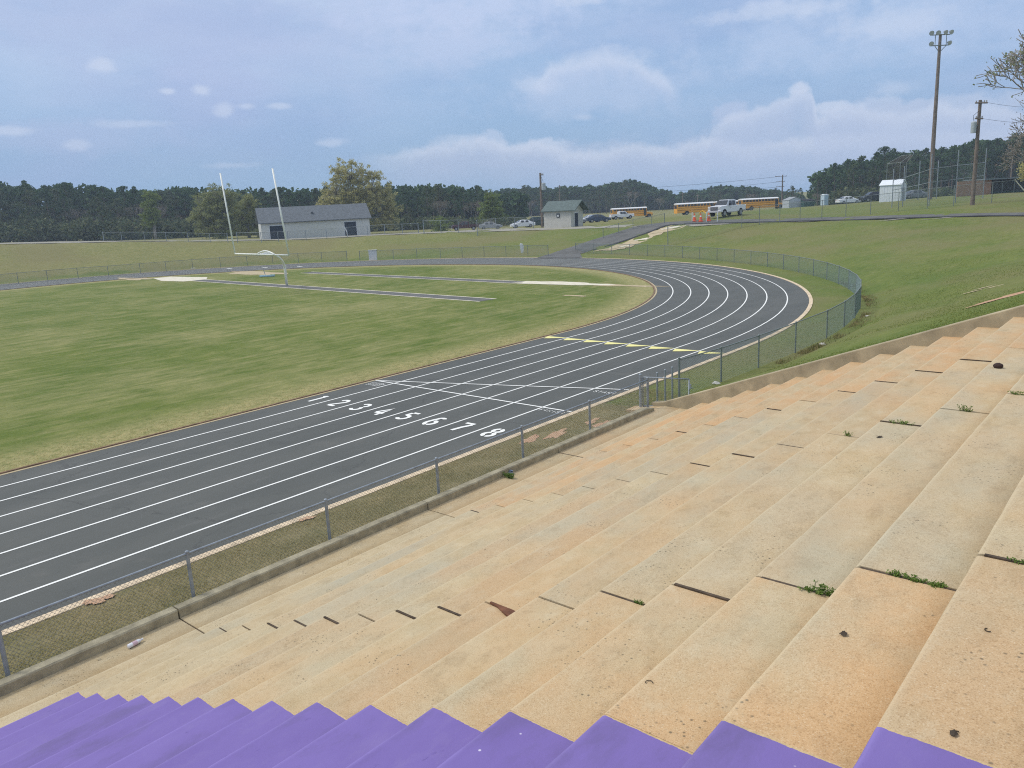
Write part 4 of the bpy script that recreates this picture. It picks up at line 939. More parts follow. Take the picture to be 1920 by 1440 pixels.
# ------------------------------------------------------------------ fences beyond the road
def fpts(lst, d): 
    out = []
    for it in lst: q = base(it[0], it[1], it[2] if len(it) > 2 else d); out.append(tuple(q))
    return out
rfp = [(1252, 417, 84), (1391, 410, 86), (1424, 409, 86), (1462, 407, 85), (1500, 404, 84), (1541, 402, 83), (1586, 400, 82), (1632, 398, 81), (1684, 395, 80), (1738, 393, 79), (1787, 392, 78), (1858, 392, 77), (1930, 391, 76)]
rp = fpts(rfp, 84)
fence('chain_link_fence', rp, [1.95]*len(rp), 'chain link fence along the far side of the access road before the white pickup', mat=GALVD, wm=WIREG, wire=.0028, cell=.14, rr_=.022, pr=.035)
# parking fence (left of the paved path)
pp = fpts([(795, 437, 112), (827, 434, 112), (860, 432, 112), (895, 433, 108), (930, 426, 120), (965, 425, 122), (1000, 424, 124)], 112)
fence('chain_link_fence', pp, [1.9, 1.8, 1.8, 2.1, 1.7, 1.7, 1.7], 'tall chain link fence in front of the dark red pickup', mat=GALV, wm=WIRE, wire=.0028, cell=.16, rr_=.022, pr=.045)
lp_ = fpts([(195, 452, 112), (229, 452, 112), (272, 452, 112), (312, 451.5, 112), (353, 451, 112), (394, 450.5, 112), (427, 450, 112)], 112)
fence('chain_link_fence', lp_, [1.25]*7, 'low chain link fence on top of the dry bank, in front of the pine woods', mat=GALV, wm=WIREG, wire=.0028, cell=.16, rr_=.02, pr=.04)
lp_ = fpts([(445, 450, 112), (490, 450, 112), (522, 449.5, 112), (540, 449, 112), (574, 448, 112), (613, 446.5, 112), (652, 445, 112), (690, 443.5, 112), (722, 441, 113), (755, 440, 113), (785, 438, 113)], 112)
fence('chain_link_fence', lp_, [1.4]*11, 'chain link fence running along the front of the long grey-roofed building', mat=GALV, wm=WIRE, wire=.0028, cell=.16, rr_=.02, pr=.04)
# path side fence
ps = [HT(px, py, 0) for px, py in [(1131, 447), (1160, 437.5), (1187, 430), (1222, 424), (1246, 419)]]
fence('chain_link_fence', [tuple(p) for p in ps], [1.2]*5, 'low chain link fence following the left edge of the paved path up the bank', mat=GALVD, wm=WIREG, wire=.0028, cell=.16, rr_=.02, pr=.03)
# tall ballfield fence / backstop
bp = fpts([(1672, 390, 90), (1692, 389, 90), (1741, 393, 84), (1790, 392, 84), (1842, 380, 92)], 90)
hts = [4.2, 4.4, 5.3, 5.4, 5.6]
bf = empty('ballfield_fence', bp[2]); tag(bf, 'tall ballfield fence with bare steel posts and two rails around the floodlight pole', 'fence')
c = np.array(bp[2])
for p, h in zip(bp, hts): MB().tube(np.array(p)-c-[0, 0, .3], np.array(p)-c+[0, 0, h], .05, n=8).ball(np.array(p)-c+[0, 0, h], .06, .06, .04).build('post', GALV, bf)
for k in (.72, .46): MB().path([np.array(p)-c+[0, 0, h*k] for p, h in zip(bp, hts)], .032, 6).build('rail', GALV, bf)
chain([tuple(np.array(p)-c) for p in bp], [h*.72 for h in hts], .0024, .2, WIREG, parent=bf)
def backstop():
    d = 112; e = empty('backstop', base(1697, 376, d), YAW+R_(10)); tag(e, 'hooded wire backstop cage rising behind the white metal shed', 'backstop')
    s = d/FX; h = 69*s; ch = 82*s
    fl = [(-27*s, 1.5), (-14*s, 0), (-1*s, 0), (13*s, 1.5)]
    for x, y in fl: MB().tube((x, y, -.4), (x, y, h), .04).build('post', GALVD, e)
    tops = [(-14*s, .6), (-7*s, -.6), (-2*s, -.6), (6*s, .6)]
    for (x, y), (a, b) in zip(fl, tops): MB().tube((x, y, h), (a+8*s, b, ch), .035).build('hood_rail', GALVD, e)
    MB().path([(x, y, h) for x, y in fl], .035, 6).build('top_rail', GALVD, e); MB().path([(a+8*s, b, ch) for a, b in tops], .035, 6).build('hood_front_rail', GALVD, e); MB().path([(x, y, h*.5) for x, y in fl], .03, 6).build('middle_rail', GALVD, e)
    chain([(x, y, 0) for x, y in fl], [h]*4, .004, .17, simple('rusty_wire', (.20, .15, .13), .8), parent=e)
    # hood netting
    Q = []
    for i in range(3):
        A = np.array([*fl[i], h]); B = np.array([*fl[i+1], h]); C_ = np.array([tops[i+1][0]+8*s, tops[i+1][1], ch]); D_ = np.array([tops[i][0]+8*s, tops[i][1], ch])
        for k in range(14):
            t = k/13
            for p, q in ((A+(B-A)*t, D_+(C_-D_)*t), (A+(D_-A)*t, B+(C_-B)*t)): w_ = np.array([0, 0, .006]); Q.append([p-w_, p+w_, q+w_, q-w_])
    link('hood_netting', quads_mesh('hood_netting', D.materials['rusty_wire'], np.array(Q)), e)
backstop()
for i, (px, py, d, h) in enumerate([(1720, 392, 108, 5.0), (1755, 378, 112, 5.2)]):
    o = MB().tube((0, 0, -.3), (0, 0, h), .06).ball((0, 0, h), .08, .08, .05).build('net_post', GALV); o.location = base(px, py, d); tag(o, ['tall slim net post right of the white metal shed', 'tall slim net post just right of the floodlight pole'][i], 'post')
# ------------------------------------------------------------------ trees
BARK = simple('pine_bark', (.17, .125, .095), .95, .3, 3); BARKG = simple('grey_bark', (.26, .235, .20), .95, .3, 3)
PINE = m_leaf('pine_needles', (.032, .068, .034), (.085, .145, .062), .3)
PINE2 = m_leaf('broadleaf_dark', (.055, .088, .036), (.120, .155, .070), .3)
TWIG = m_leaf('bare_twigs', (.13, .105, .08), (.20, .165, .125), .1)
BUD = m_leaf('spring_buds', (.34, .34, .15), (.60, .56, .28), .5)
BUD2 = m_leaf('olive_buds', (.20, .235, .10), (.36, .38, .19), .45)
FRESH = m_leaf('fresh_green', (.13, .19, .045), (.24, .30, .09), .35)
UNDER = m_leaf('understory', (.050, .085, .040), (.150, .165, .090), .3)
def leaf_quads(C, R, n, size, rs, flat=1.0, shell=.35):
    """n random leaf quads in an ellipsoid clump centred C radii R"""
    u = rs.normal(size=(n, 3)); u /= np.linalg.norm(u, axis=1)[:, None]; k = (shell+(1-shell)*rs.random(n)**.6)
    P = np.array(C)+u*k[:, None]*np.array(R)
    a = rs.normal(size=(n, 3)); a /= np.linalg.norm(a, axis=1)[:, None]; b = rs.normal(size=(n, 3)); b -= a*(a*b).sum(1)[:, None]; b /= np.linalg.norm(b, axis=1)[:, None]
    b *= flat
    s = size*(.6+.8*rs.random(n))[:, None]
    return np.stack([P-a*s-b*s, P+a*s-b*s, P+a*s+b*s, P-a*s+b*s], 1)
def pine_proto(seed, h, cw, lo=.42, n=17, leaf=.17, mat=PINE, dens=110):
    rs = np.random.default_rng(seed); e = empty('pine_tree'); lean = rs.normal(size=2)*.25
    def tp(t): return np.array([lean[0]*t*t, lean[1]*t*t, h*t])
    mb = MB().path([tp(t) for t in (-.03, .25, .5, .75, .97)], [.19, .16, .13, .085, .03], 7)
    Q = []
    for i in range(n):
        t = lo+(1-lo)*((i+rs.random())/n)**.85; prof = math.sin(min(1, (t-lo)/(1-lo)*.86+.14)*math.pi)**.6
        a = i*2.4+rs.normal()*.5; r = cw*prof*(.35+.65*rs.random()); c = tp(t)+np.array([math.cos(a)*r, math.sin(a)*r, rs.normal()*.3+r*.2])
        mb.path([tp(t-.03), (tp(t)+c)/2+[0, 0, -.1], c], [.06, .045, .02], 4)
        k = .55+.6*rs.random(); Q.append(leaf_quads(c, (1.0*k, 1.0*k, .62*k), int(dens*k), leaf, rs, .35))
    Q.append(leaf_quads(tp(.985), (.6, .6, .8), dens, leaf, rs, .35))
    for _ in range(3):
        t = lo*rs.uniform(.5, .95); a = rs.random()*6.28; mb.path([tp(t), tp(t)+[math.cos(a)*.9, math.sin(a)*.9, -.1]], [.04, .01], 4)
    mb.build('trunk', BARK, e, smooth=True); link('crown', quads_mesh('crown', mat, np.concatenate(Q)), e); return e
def branch_tree(name, seed, h, spread, leafmat, nleaf, leaf, levels=5, split=3, bark=BARKG, up=.35, r0=.2, lw=1.0, root_len=.26, twigr=.012, leafr=.45, lean=(0, 0)):
    rs = np.random.default_rng(seed); e = empty(name); mb = MB(); tips = []
    def grow(p, d, L, r, lv):
        pts = [p]; q = p.copy(); dd = d.copy()
        for k in range(3):
            dd = dd+rs.normal(size=3)*.11+np.array([0, 0, .05]); dd /= np.linalg.norm(dd); q = q+dd*L/3; pts.append(q.copy())
        r1 = max(twigr, r*.62); mb.path(pts, list(np.linspace(r, r1, 4)), 5 if lv > 1 else 7)
        if lv >= levels: tips.append((q, dd)); return
        if lv >= levels-1: tips.append((pts[2], dd))
        n = split+(1 if rs.random() < .4 else 0)
        for k in range(n):
            a = 2*math.pi*(k+rs.random()*.6)/n; t = np.cross(dd, [0, 0, 1.0] if abs(dd[2]) < .95 else [1.0, 0, 0]); t /= np.linalg.norm(t); b = np.cross(dd, t)
            nd = dd*.75+(t*math.cos(a)+b*math.sin(a))*spread*(.7+.5*rs.random())+np.array([0, 0, up*.3]); nd /= np.linalg.norm(nd)
            st = pts[3] if k else q; st = pts[2]+(pts[3]-pts[2])*rs.random() if k else q
            grow(st, nd, L*(.66+.2*rs.random()), r1*.8, lv+1)
    d0 = np.array([lean[0], lean[1], 1.0]); d0 /= np.linalg.norm(d0)
    grow(np.array([0, 0, -.3]), d0, h*root_len, r0, 0)
    mb.build('trunk', bark, e, smooth=True)
    Q = [leaf_quads(p, (leafr*lw, leafr*lw, leafr*.8*lw), max(1, nleaf//len(tips)), leaf, rs, .6, 0.0) for p, d in tips]
    if nleaf: link('crown', quads_mesh('crown', leafmat, np.concatenate(Q)), e)
    return e
protos = [pine_proto(11+i, [12.5, 14, 13, 15, 11.5, 14.5][i], [2.2, 2.6, 2.0, 2.4, 2.8, 2.1][i], [.40, .45, .34, .48, .30, .42][i]) for i in range(6)]
bushy = [pine_proto(41+i, [11.5, 10, 12][i], [2.7, 3.0, 2.4][i], [.12, .10, .16][i], 24, .18, [PINE2, UNDER, PINE2][i], 90) for i in range(3)]
bare = [branch_tree('woodland_tree', 71+i, 10.5, .5, TWIG, 1500, .05, 4, 3, BARKG, r0=.13) for i in range(2)]
for b in bushy: b.name = 'woodland_tree'
used = set()
def plant_tree(proto, x, y, s, sz, rz, label, cat, group, z=None):
    o = proto if proto.name not in used else copy_tree(proto); used.add(proto.name)
    o.location = (x, y, (gz(x, y) if z is None else z)-.2); o.scale = (s, s, s*sz); o.rotation_euler = (0, 0, rz)
    for k in ('label', 'category', 'group'): 
        if k in o: del o[k]
    tag(o, label, cat, group); return o
rt_ = random.Random(5)
def row(px0, px1, n, d, jd, toppx, group, label, mix, jtop=8, skip=None):
    """a row of trees; toppx(px) = image row of their tops, which gives their true height at that distance"""
    for i in range(n):
        px = px0+(px1-px0)*(i+rt_.uniform(.1, .9))/n; dd_ = d+rt_.uniform(-jd, jd)
        if skip and skip(px): continue
        q = at_d(px, 400, dd_); zg = gz(q[0], q[1]); ty = toppx(px)+rt_.uniform(-jtop*.4, jtop); t = at_d(px, ty, dd_); hh = t[2]-zg
        r = rt_.random(); pr = rt_.choice(protos) if r < mix[0] else (rt_.choice(bushy) if r < mix[0]+mix[1] else rt_.choice(bare))
        h0 = {0: 12.5}.get(None, None) or pr.get('h0', 12.5)
        s = hh/h0; k = 'pine tree' if pr in protos else 'tree'
        plant_tree(pr, q[0], q[1], s, 1.0, rt_.uniform(0, 6.28), label[0] if pr in protos else (label[1] if pr in bushy else label[2]), k, group+(' (pines)' if pr in protos else (' (leafy)' if pr in bushy else ' (bare)')), zg)
for p, h in zip(protos, [12.5, 14, 13, 15, 11.5, 14.5]): p['h0'] = h+.6
for p, h in zip(bushy, [11.5, 10, 12]): p['h0'] = h+.6
for p in bare: 
    p['h0'] = 10.
def interp(xs, ys): return lambda x: float(np.interp(x, xs, ys))
tL = interp([-100, 0, 40, 100, 140, 220, 300, 345, 400, 470, 560, 620, 760, 820, 880, 915, 980], [325, 334, 343, 340, 338, 348, 352, 345, 350, 348, 347, 350, 344, 340, 345, 358, 352])
tM = interp([900, 980, 1050, 1100, 1185, 1240, 1260, 1330, 1380, 1440, 1500, 1560], [356, 350, 348, 347, 336, 352, 360, 350, 346, 353, 362, 368])
tR = interp([1510, 1540, 1580, 1625, 1660, 1720, 1770, 1820, 1870, 1920, 2050], [330, 310, 298, 292, 278, 276, 270, 258, 250, 246, 236])
gL = ['tall dark pine in the long woods on the left, behind the dry bank', 'bushy evergreen in the long woods on the left, behind the dry bank', 'bare greyish tree in the long woods on the left, behind the dry bank']
gM = ['distant pine in the low woods behind the school buses', 'distant bushy tree in the low woods behind the school buses', 'distant bare tree in the low woods behind the school buses']
gR = ['pine in the rising woods behind the ballfield on the right', 'bushy tree in the rising woods behind the ballfield on the right', 'bare tree in the rising woods behind the ballfield on the right']
row(-130, 960, 46, 205, 5, tL, 'trees of the left woods', gL, (.8, .2), 16)
row(-130, 960, 38, 193, 5, lambda x: tL(x)+15, 'trees of the left woods', gL, (.35, .3), 24)
row(-130, 960, 16, 184, 3, lambda x: tL(x)+45, 'trees of the left woods', gL, (.0, .6), 22)
row(900, 1500, 34, 330, 8, tM, 'trees of the middle woods', gM, (.75, .25), 10)
row(900, 1500, 30, 312, 8, lambda x: tM(x)+7, 'trees of the middle woods', gM, (.4, .4), 9)
row(1520, 2060, 30, 205, 8, tR, 'trees of the right woods', gR, (.85, .15), 16)
row(1525, 2060, 28, 190, 6, lambda x: tR(x)+16, 'trees of the right woods', gR, (.65, .15), 20)
row(1480, 1560, 5, 240, 6, lambda x: 350+rt_.uniform(-6, 6), 'trees of the right woods', gR, (.7, .3), 6)
# closed mass of woods behind the countable front rows
def woods(name, px0, px1, d, top, n, depth, leaf, lo=440):
    rs = np.random.default_rng(int(d)); Q = []
    for i in range(n):
        px = rs.uniform(px0, px1); dd_ = d+rs.uniform(0, depth); q = at_d(px, 400, dd_); zg = gz(q[0], q[1]); zt = at_d(px, top(px)+12, dd_)[2]
        z = zg+(zt-zg)*rs.random()**.8; Q.append(leaf_quads((q[0], q[1], z), (2.2, 2.2, 1.6), 42, leaf, rs, .6))
    o = link(name, quads_mesh(name, UNDER if name == 'undergrowth' else PINE, np.concatenate(Q))); tag(o, kind='stuff'); return o
woods('woods', -150, 980, 212, lambda x: tL(x)+2, 1500, 22, .5)
woods('woods', 890, 1500, 340, lambda x: tM(x)-4, 900, 25, .8)
woods('woods', 1525, 2080, 213, lambda x: tR(x)+4, 800, 20, .5)
woods('undergrowth', -150, 980, 180, lambda x: 405, 650, 12, .30)
woods('undergrowth', 1560, 2080, 182, lambda x: 350, 300, 12, .30)
# big pale trees round the long building
def big_tree(px, py, d, h, seed, leafmat, label, nleaf, spread, rl=.22, leafr=.8, lev=5, r0=.3, sx=1.0):
    e = branch_tree('budding_tree', seed, h, spread, leafmat, nleaf, .085, lev, 3, BARKG, r0=r0, root_len=rl, leafr=leafr, twigr=.02)
    q = base(px, py, d)
    zs = max(v.co.z for v in e.children[0].data.vertices); xs = max(abs(v.co.x) for v in e.children[0].data.vertices)
    k = h/zs; e.location = q; e.scale = (k*sx, k*sx, k); e.rotation_euler = (0, 0, YAW); tag(e, label, 'tree'); return e
def round_tree(px, py, d, lobes, leafmat, label, seed, dens=1.0, leaf=.10, name='budding_tree'):
    """crown built from limbs and thousands of leaves; lobes = (px, py, rx, ry) in photo pixels at distance d, turned into metres"""
    rs = np.random.default_rng(seed); q = base(px, py, d); s_ = d/FX; e = empty(name, q, YAW); tag(e, label, 'tree'); mb = MB(); Q = []
    zg = q[2]; rt0 = np.array([0, 0, -.4]); h = max((py-l[1]+l[3]) for l in lobes)*s_; mb.path([rt0, (0, 0, h*.12), (.1, 0, h*.3)], [.38, .3, .24], 9)
    for (lx, ly, rx, ry) in lobes:
        c = np.array([(lx-px)*s_, 0, (py-ly)*s_]); R3 = np.array([rx*s_, rx*s_*.8, ry*s_]); mb.path([(0, 0, h*.15), (c*[.4, .4, 0]+[0, 0, max(h*.2, c[2]*.6)]), c], [.2, .13, .06], 6)
        n = int(34*dens*rx*ry/900)+8
        for k in range(n):
            u = rs.normal(size=3); u /= np.linalg.norm(u); r = (.35+.65*rs.random()**.5); p = c+u*R3*r; 
            if p[2] < .3: continue
            mid = c+u*R3*r*.5+rs.normal(size=3)*.15; mb.path([c*[1, 1, .8]+[0, 0, c[2]*.05], mid, p, p+u*[.5, .5, .4]+[0, 0, .25]], [.06, .04, .02, .008], 4)
            for _ in range(3): w_ = u*.6+rs.normal(size=3)*.6+[0, 0, .3]; mb.path([mid+(p-mid)*rs.random(), p+w_*.9], [.015, .006], 3)
            for _ in range(4): Q.append(leaf_quads(p+rs.normal(size=3)*.55, (.55, .55, .42), 34, leaf, rs, .55, .05))
    mb.build('trunk', BARKG, e, smooth=True); link('crown', quads_mesh('crown', leafmat, np.concatenate(Q)), e); return e
round_tree(672, 441, 160, [(668, 330, 34, 26), (640, 358, 30, 30), (700, 362, 34, 34), (622, 390, 24, 34), (665, 385, 36, 40), (716, 395, 30, 38), (735, 405, 14, 26)], BUD, 'large spreading tree with pale yellowish buds behind the right end of the long building', 3)
round_tree(412, 450, 158, [(415, 375, 30, 24), (392, 402, 26, 32), (432, 400, 28, 32), (412, 428, 40, 22)], BUD2, 'rounded olive tree left of the long grey-roofed building', 8)
round_tree(468, 448, 162, [(475, 385, 14, 14), (458, 408, 22, 24), (490, 412, 18, 18), (470, 432, 26, 14)], BUD2, 'smaller olive tree touching the left end of the long building', 9)
round_tree(920, 424, 170, [(920, 375, 11, 14), (915, 394, 16, 16), (930, 400, 12, 14)], FRESH, 'small bright green tree alone in front of the pine woods', 21, 2.0)
round_tree(828, 434, 150, [(828, 424, 14, 9)], FRESH, 'low green bush behind the parking lot fence', 22, 2.5)
round_tree(292, 446, 178, [(292, 372, 9, 16), (288, 400, 12, 22)], FRESH, 'slim light green tree standing in the edge of the left woods', 23, 2.0)
# right edge tree
def edge_tree():
    e = branch_tree('budding_tree', 33, 15.5, .55, BUD2, 2600, .035, 6, 3, BARKG, r0=.28, root_len=.15, twigr=.013, leafr=.25)
    q = base(1985, 380, 62); e.location = q; zs = max(v.co.z for v in e.children[0].data.vertices); t = at_d(1950, -10, 62)
    k = (t[2]-q[2])/zs; e.scale = (k*1.15, k*1.15, k); tag(e, 'bare branching tree with small buds at the right edge of the picture', 'tree')
    e2 = branch_tree('budding_tree', 36, 6.5, .6, BUD, 6000, .06, 4, 3, BARKG, r0=.15, root_len=.2, leafr=.5); e2.location = base(1950, 372, 96); e2.scale = (1.15, 1.15, 1.2)
    tag(e2, 'smaller leafy tree with pale yellow-green leaves at the right edge, above the dugout', 'tree')
edge_tree()
e = branch_tree('budding_tree', 57, 9, .62, TWIG, 2600, .028, 6, 3, BARKG, r0=.18, root_len=.16, twigr=.010, leafr=.3, lean=(-.25, 0)); q = base(2008, 376, 74); zs = max(v.co.z for v in e.children[0].data.vertices)
t = at_d(1940, 105, 74); k = (t[2]-q[2])/zs; e.location = q; e.scale = (k*1.0, k*1.0, k); e.rotation_euler = (0, 0, YAW); tag(e, 'spreading bare tree with reddish twigs reaching in from the right edge, above the dugout', 'tree')
for p in protos+bushy+bare:
    if p.name not in used: 
        for c_ in list(p.children): D.objects.remove(c_)
        D.objects.remove(p)
for o in list(D.objects):
    if 'h0' in o: del o['h0']

# ------------------------------------------------------------------ small plants, litter
WEED = m_leaf('weed_green', (.11, .20, .045), (.24, .34, .09), .45)
def weed(x, y, z, r, h, n, label, seed, stems=26, flat=.5, cat='plant', name='weed'):
    rs = np.random.default_rng(seed); e = empty(name, (x, y, z)); tag(e, label, cat); mb = MB(); Q = []
    for i in range(stems):
        a = rs.random()*6.28; k = rs.random()**.6; tip = np.array([math.cos(a)*r*k, math.sin(a)*r*.35*k, h*(.35+.65*rs.random())]); b_ = tip*[.6, .1, 0]
        mb.path([b_, (b_+tip)/2+[0, 0, h*.1], tip], .0016, 4); Q.append(leaf_quads(tip, (.020, .016, .010), max(2, n//stems//2), .0060, rs, .5, 0.)); Q.append(leaf_quads((b_+tip)/2, (.02, .014, .018), max(2, n//stems//2), .0060, rs, .5, 0.))
    mb.build('stem', WEED, e); link('foliage', quads_mesh('foliage', WEED, np.concatenate(Q)), e)
def on_step(px, py):
    """point where a pixel ray meets the tread surfaces"""
    dv = ray(px, py)
    for n in range(NST-1, -2, -1):
        z = ZN+RIS*n; t = (z-H)/dv[2]; p = CAM+dv*t
        x0 = XN+TRD*n if n >= 0 else -10.36
        if x0-.001 <= p[0] <= XN+TRD*(n+1)+.001: return p
    return CAM+dv*((.2-H)/dv[2])
for i, (px, py, r, h, n, lb) in enumerate([
  (1530, 1108, .13, .065, 420, 'largest tuft of green weeds, at the inner end of a near joint crack'), (1735, 1090, .12, .025, 380, 'flat mat of green weeds in the wide joint crack on the right'), (1682, 1075, .04, .035, 80, 'little sprig just left of the flat mat of weeds'),
  (1917, 1052, .05, .03, 90, 'small weed in the crack cut by the right edge of the picture'), (1192, 1133, .04, .03, 70, 'tiny green weed at the end of the joint crack beside the dark brown splinter'),
  (1690, 796, .14, .05, 220, 'thin weeds along the middle of the second joint line'), (1812, 770, .11, .08, 130, 'sparse upright weeds in the second joint line, right of the thin row'), (1590, 818, .05, .07, 50, 'single thin weed at the left of the second joint line'), (1912, 737, .09, .05, 90, 'weed at the right edge of the picture in the second joint line')]):
    p = on_step(px, py); 
    weed(p[0], min(J, key=lambda j: abs(j-p[1])), p[2]-.01, r, h, n, lb, 100+i)
p = on_step(955, 897)
weed(p[0], p[1], p[2], .17, .12, 1500, 'clump of weeds growing against the inside of the curb', 140, stems=70)
rs = np.random.default_rng(4); o = link('plastic_bag', quads_mesh('plastic_bag', simple('grey_blue_plastic', (.30, .36, .46), .5), leaf_quads((0, 0, .03), (.05, .05, .03), 60, .02, rs, .8)));  q = on_step(957, 889); o.location = (q[0], q[1], q[2]+.02); tag(o, 'crumpled grey-blue plastic scrap on the weeds by the curb', 'litter')
# bottle
q = on_step(253, 1209); e = empty('plastic_bottle', (q[0]+.02, q[1], q[2]+.035), R_(112)); tag(e, 'clear plastic bottle with a pinkish label lying against the curb', 'bottle')
PET = NT('clear_plastic').fin((.80, .80, .82), .15, None, spec=.6); e.rotation_euler = (0, 0, R_(100))
MB().path([(-.105, 0, 0), (-.10, 0, 0), (-.06, 0, 0), (.03, 0, 0), (.065, 0, 0), (.085, 0, 0), (.095, 0, 0)], [.026, .031, .031, .031, .024, .013, .012], 14).build('bottle_body', PET, e, smooth=True)
MB().tube((-.045, 0, 0), (.02, 0, 0), .0318, n=14).build('label', simple('pinkish_label', (.62, .45, .50), .5), e); MB().tube((.096, 0, 0), (.112, 0, 0), .015, n=12).build('cap', simple('white_cap', (.8, .8, .8), .4), e)
# brown splinter / dead leaf mass in the joint
q = on_step(905, 1138); n_ = int(round((q[0]-XN)/TRD)); o = MB().prism([(0, -.01), (.10, -.012), (.24, -.055), (.40, -.07), (.50, .0), (.40, .03), (.25, .035), (.1, .02), (0, .012)], 0, .02, 'z').build('wood_splinter', simple('dark_brown_splinter', (.15, .065, .035), .9, .4, 9), bevel=.006)
o.location = (q[0]+.02, J[0], q[2]+.004); o.rotation_euler = (0, 0, R_(-6)); tag(o, 'dark reddish brown splinter of joint board lying loose on a step', 'splinter')
for i, (px, py, L, rot, lb, k) in enumerate([(1583, 1190, .04, 1.0, 'small dark twig pair alone on a near right step', 0), (1217, 1281, .045, .4, 'small dark curled twig on a middle step', 1), (1853, 1183, .035, 2.0, 'tiny curved twig on the right side step', 1), (1650, 820, .08, 1.0, 'small brown leaf lying between the second and third joint lines', 0), (1762, 840, .0, 0, '', 0), (186, 1237, .06, .3, 'small pale leaf in the corner of the curb', 0), (1789, 1378, .028, .2, 'dark crumb of dirt next to the purple paint at right', 0)]):
    if not L: continue
    q = on_step(px, py); mb = MB()
    if k: mb.path([(math.cos(t)*L*.4, math.sin(t)*L*.4, .004) for t in np.linspace(0, 3.6, 9)], .0022, 5)
    else: mb.add([(-L/2, -.012, .004), (0, -.02, .010), (L/2, 0, .005), (0, .014, .014), (-L/2, .006, .006)], [(0, 1, 2, 3, 4)]).path([(-L/2, .01, .004), (0, .012, .008), (L/2, .02, .004)], .003, 4)
    o = mb.build('twig' if k else 'dead_leaf', simple('dark_litter', (.06, .045, .03), .9) if i != 5 else TAND); o.location = (q[0], q[1], q[2]+.001); o.rotation_euler = (0, 0, rot); tag(o, lb, 'twig' if k else 'leaf')
q = on_step(1871, 690); o = MB().ball((0, 0, .03), .06, .05, .04, 12, 8, .08).build('clay_lump', simple('dark_lump', (.05, .03, .025), .9), smooth=True); o.location = q; tag(o, 'dark round lump lying on a pale step near the right edge', 'lump')
for i, (px, py) in enumerate([(1343, 722), (1627, 596), (1542, 648)]):
    q = HT(px, py) if i else at_z(px, py); o = MB().ball((0, 0, .05), .13, .09, .06, 9, 6, .2).build('limestone_rock' if i else 'paper_cup', simple('pale_rock', (.62, .60, .54), .9)); o.location = (q[0], q[1], gz(q[0], q[1])); tag(o, ['white crumpled litter at the foot of the first curved fence post', 'small pale stone at the foot of the curved fence, near its rightmost point', 'small pale stone halfway along the near side of the curved fence'][i], ['litter', 'stone', 'stone'][i])
# ground cover: blades on the verge, tufts on the near bank and weeds along the curved fence
def blades(name, P, hmin, hmax, w, mat, rs):
    n = len(P); a = rs.random(n)*6.28; d = np.stack([np.cos(a), np.sin(a), 0*a], 1); h = (hmin+(hmax-hmin)*rs.random(n))[:, None]; tilt = rs.normal(size=(n, 3))*.45*h; tilt[:, 2] = 0
    T = P+np.array([0, 0, 1.])*h+tilt; w_ = d*w*(.6+.8*rs.random(n))[:, None]
    return link(name, quads_mesh(name, mat, np.stack([P-w_, P+w_, T+w_*.25, T-w_*.25], 1)))
BL1 = m_leaf('verge_blades', (.26, .24, .11), (.46, .40, .22), .3); BL2 = m_leaf('bank_blades', (.15, .21, .048), (.29, .31, .10), .4); BL3 = m_leaf('infield_blades', (.09, .13, .035), (.24, .23, .10), .25)
rs = np.random.default_rng(9); n = 90000
P = np.stack([rs.uniform(-12.4, -10.56, n), rs.uniform(-3, 20.3, n)], 1); nz = np.sin(P[:, 0]*3.1+P[:, 1]*1.3)+np.sin(P[:, 1]*2.7-P[:, 0]*4)+rs.normal(size=n)*.8
bald = ((P[:, 0]+11.75)**2/.10+(P[:, 1]-14.6)**2/.6 < 1) | ((P[:, 0]+11.0)**2/.08+(P[:, 1]-16.2)**2/.5 < 1); P = P[(nz > -1.3) & (~bald | (rng.random(n) < .3))]
P = np.c_[P, .02+.03*(P[:, 0]+12.39)/1.9-.005]
tag(blades('verge_grass', P, .012, .035, .006, BL1, rs), kind='stuff')
n = 70000; P = np.stack([rs.uniform(-12.3, 4, n), 18.4+36*rs.random(n)**1.4], 1); dx, dy = P[:, 0]-XC, P[:, 1]-YC; r = np.hypot(dx, dy); P = P[(r > RB+7*LW+.25)]
P = np.c_[P, height(P[:, 0], P[:, 1])-.005]; nz = rs.random(len(P)); tag(blades('bank_grass', P, .012, .035, .012, BL2, rs), kind='stuff')
n = 6000; a = rs.uniform(R_(-3), R_(32), n); r = np.interp(a, TH, RF)+.12+np.abs(rs.normal(size=n))*.22; P = np.stack([XC+r*np.cos(a), YC+r*np.sin(a)], 1); kk = np.sin(a*90)+np.sin(a*37+1)+rs.normal(size=n)*.5 > .2; P = P[kk]
P = np.c_[P, height(P[:, 0], P[:, 1])]; tag(blades('fence_line_weeds', P, .04, .16, .016, m_leaf('weedy_mix', (.13, .16, .05), (.36, .29, .16), .35), rs), kind='stuff')
n = 25000; yy = rs.uniform(-6, 33, n); xx = -21.18-np.abs(rs.normal(size=n))*.9-.05; P = np.c_[xx, yy, 0*xx+.006]; tag(blades('infield_edge_grass', P, .008, .025, .010, m_leaf('dry_blades', (.40, .36, .17), (.66, .57, .32), .35), rs), kind='stuff')

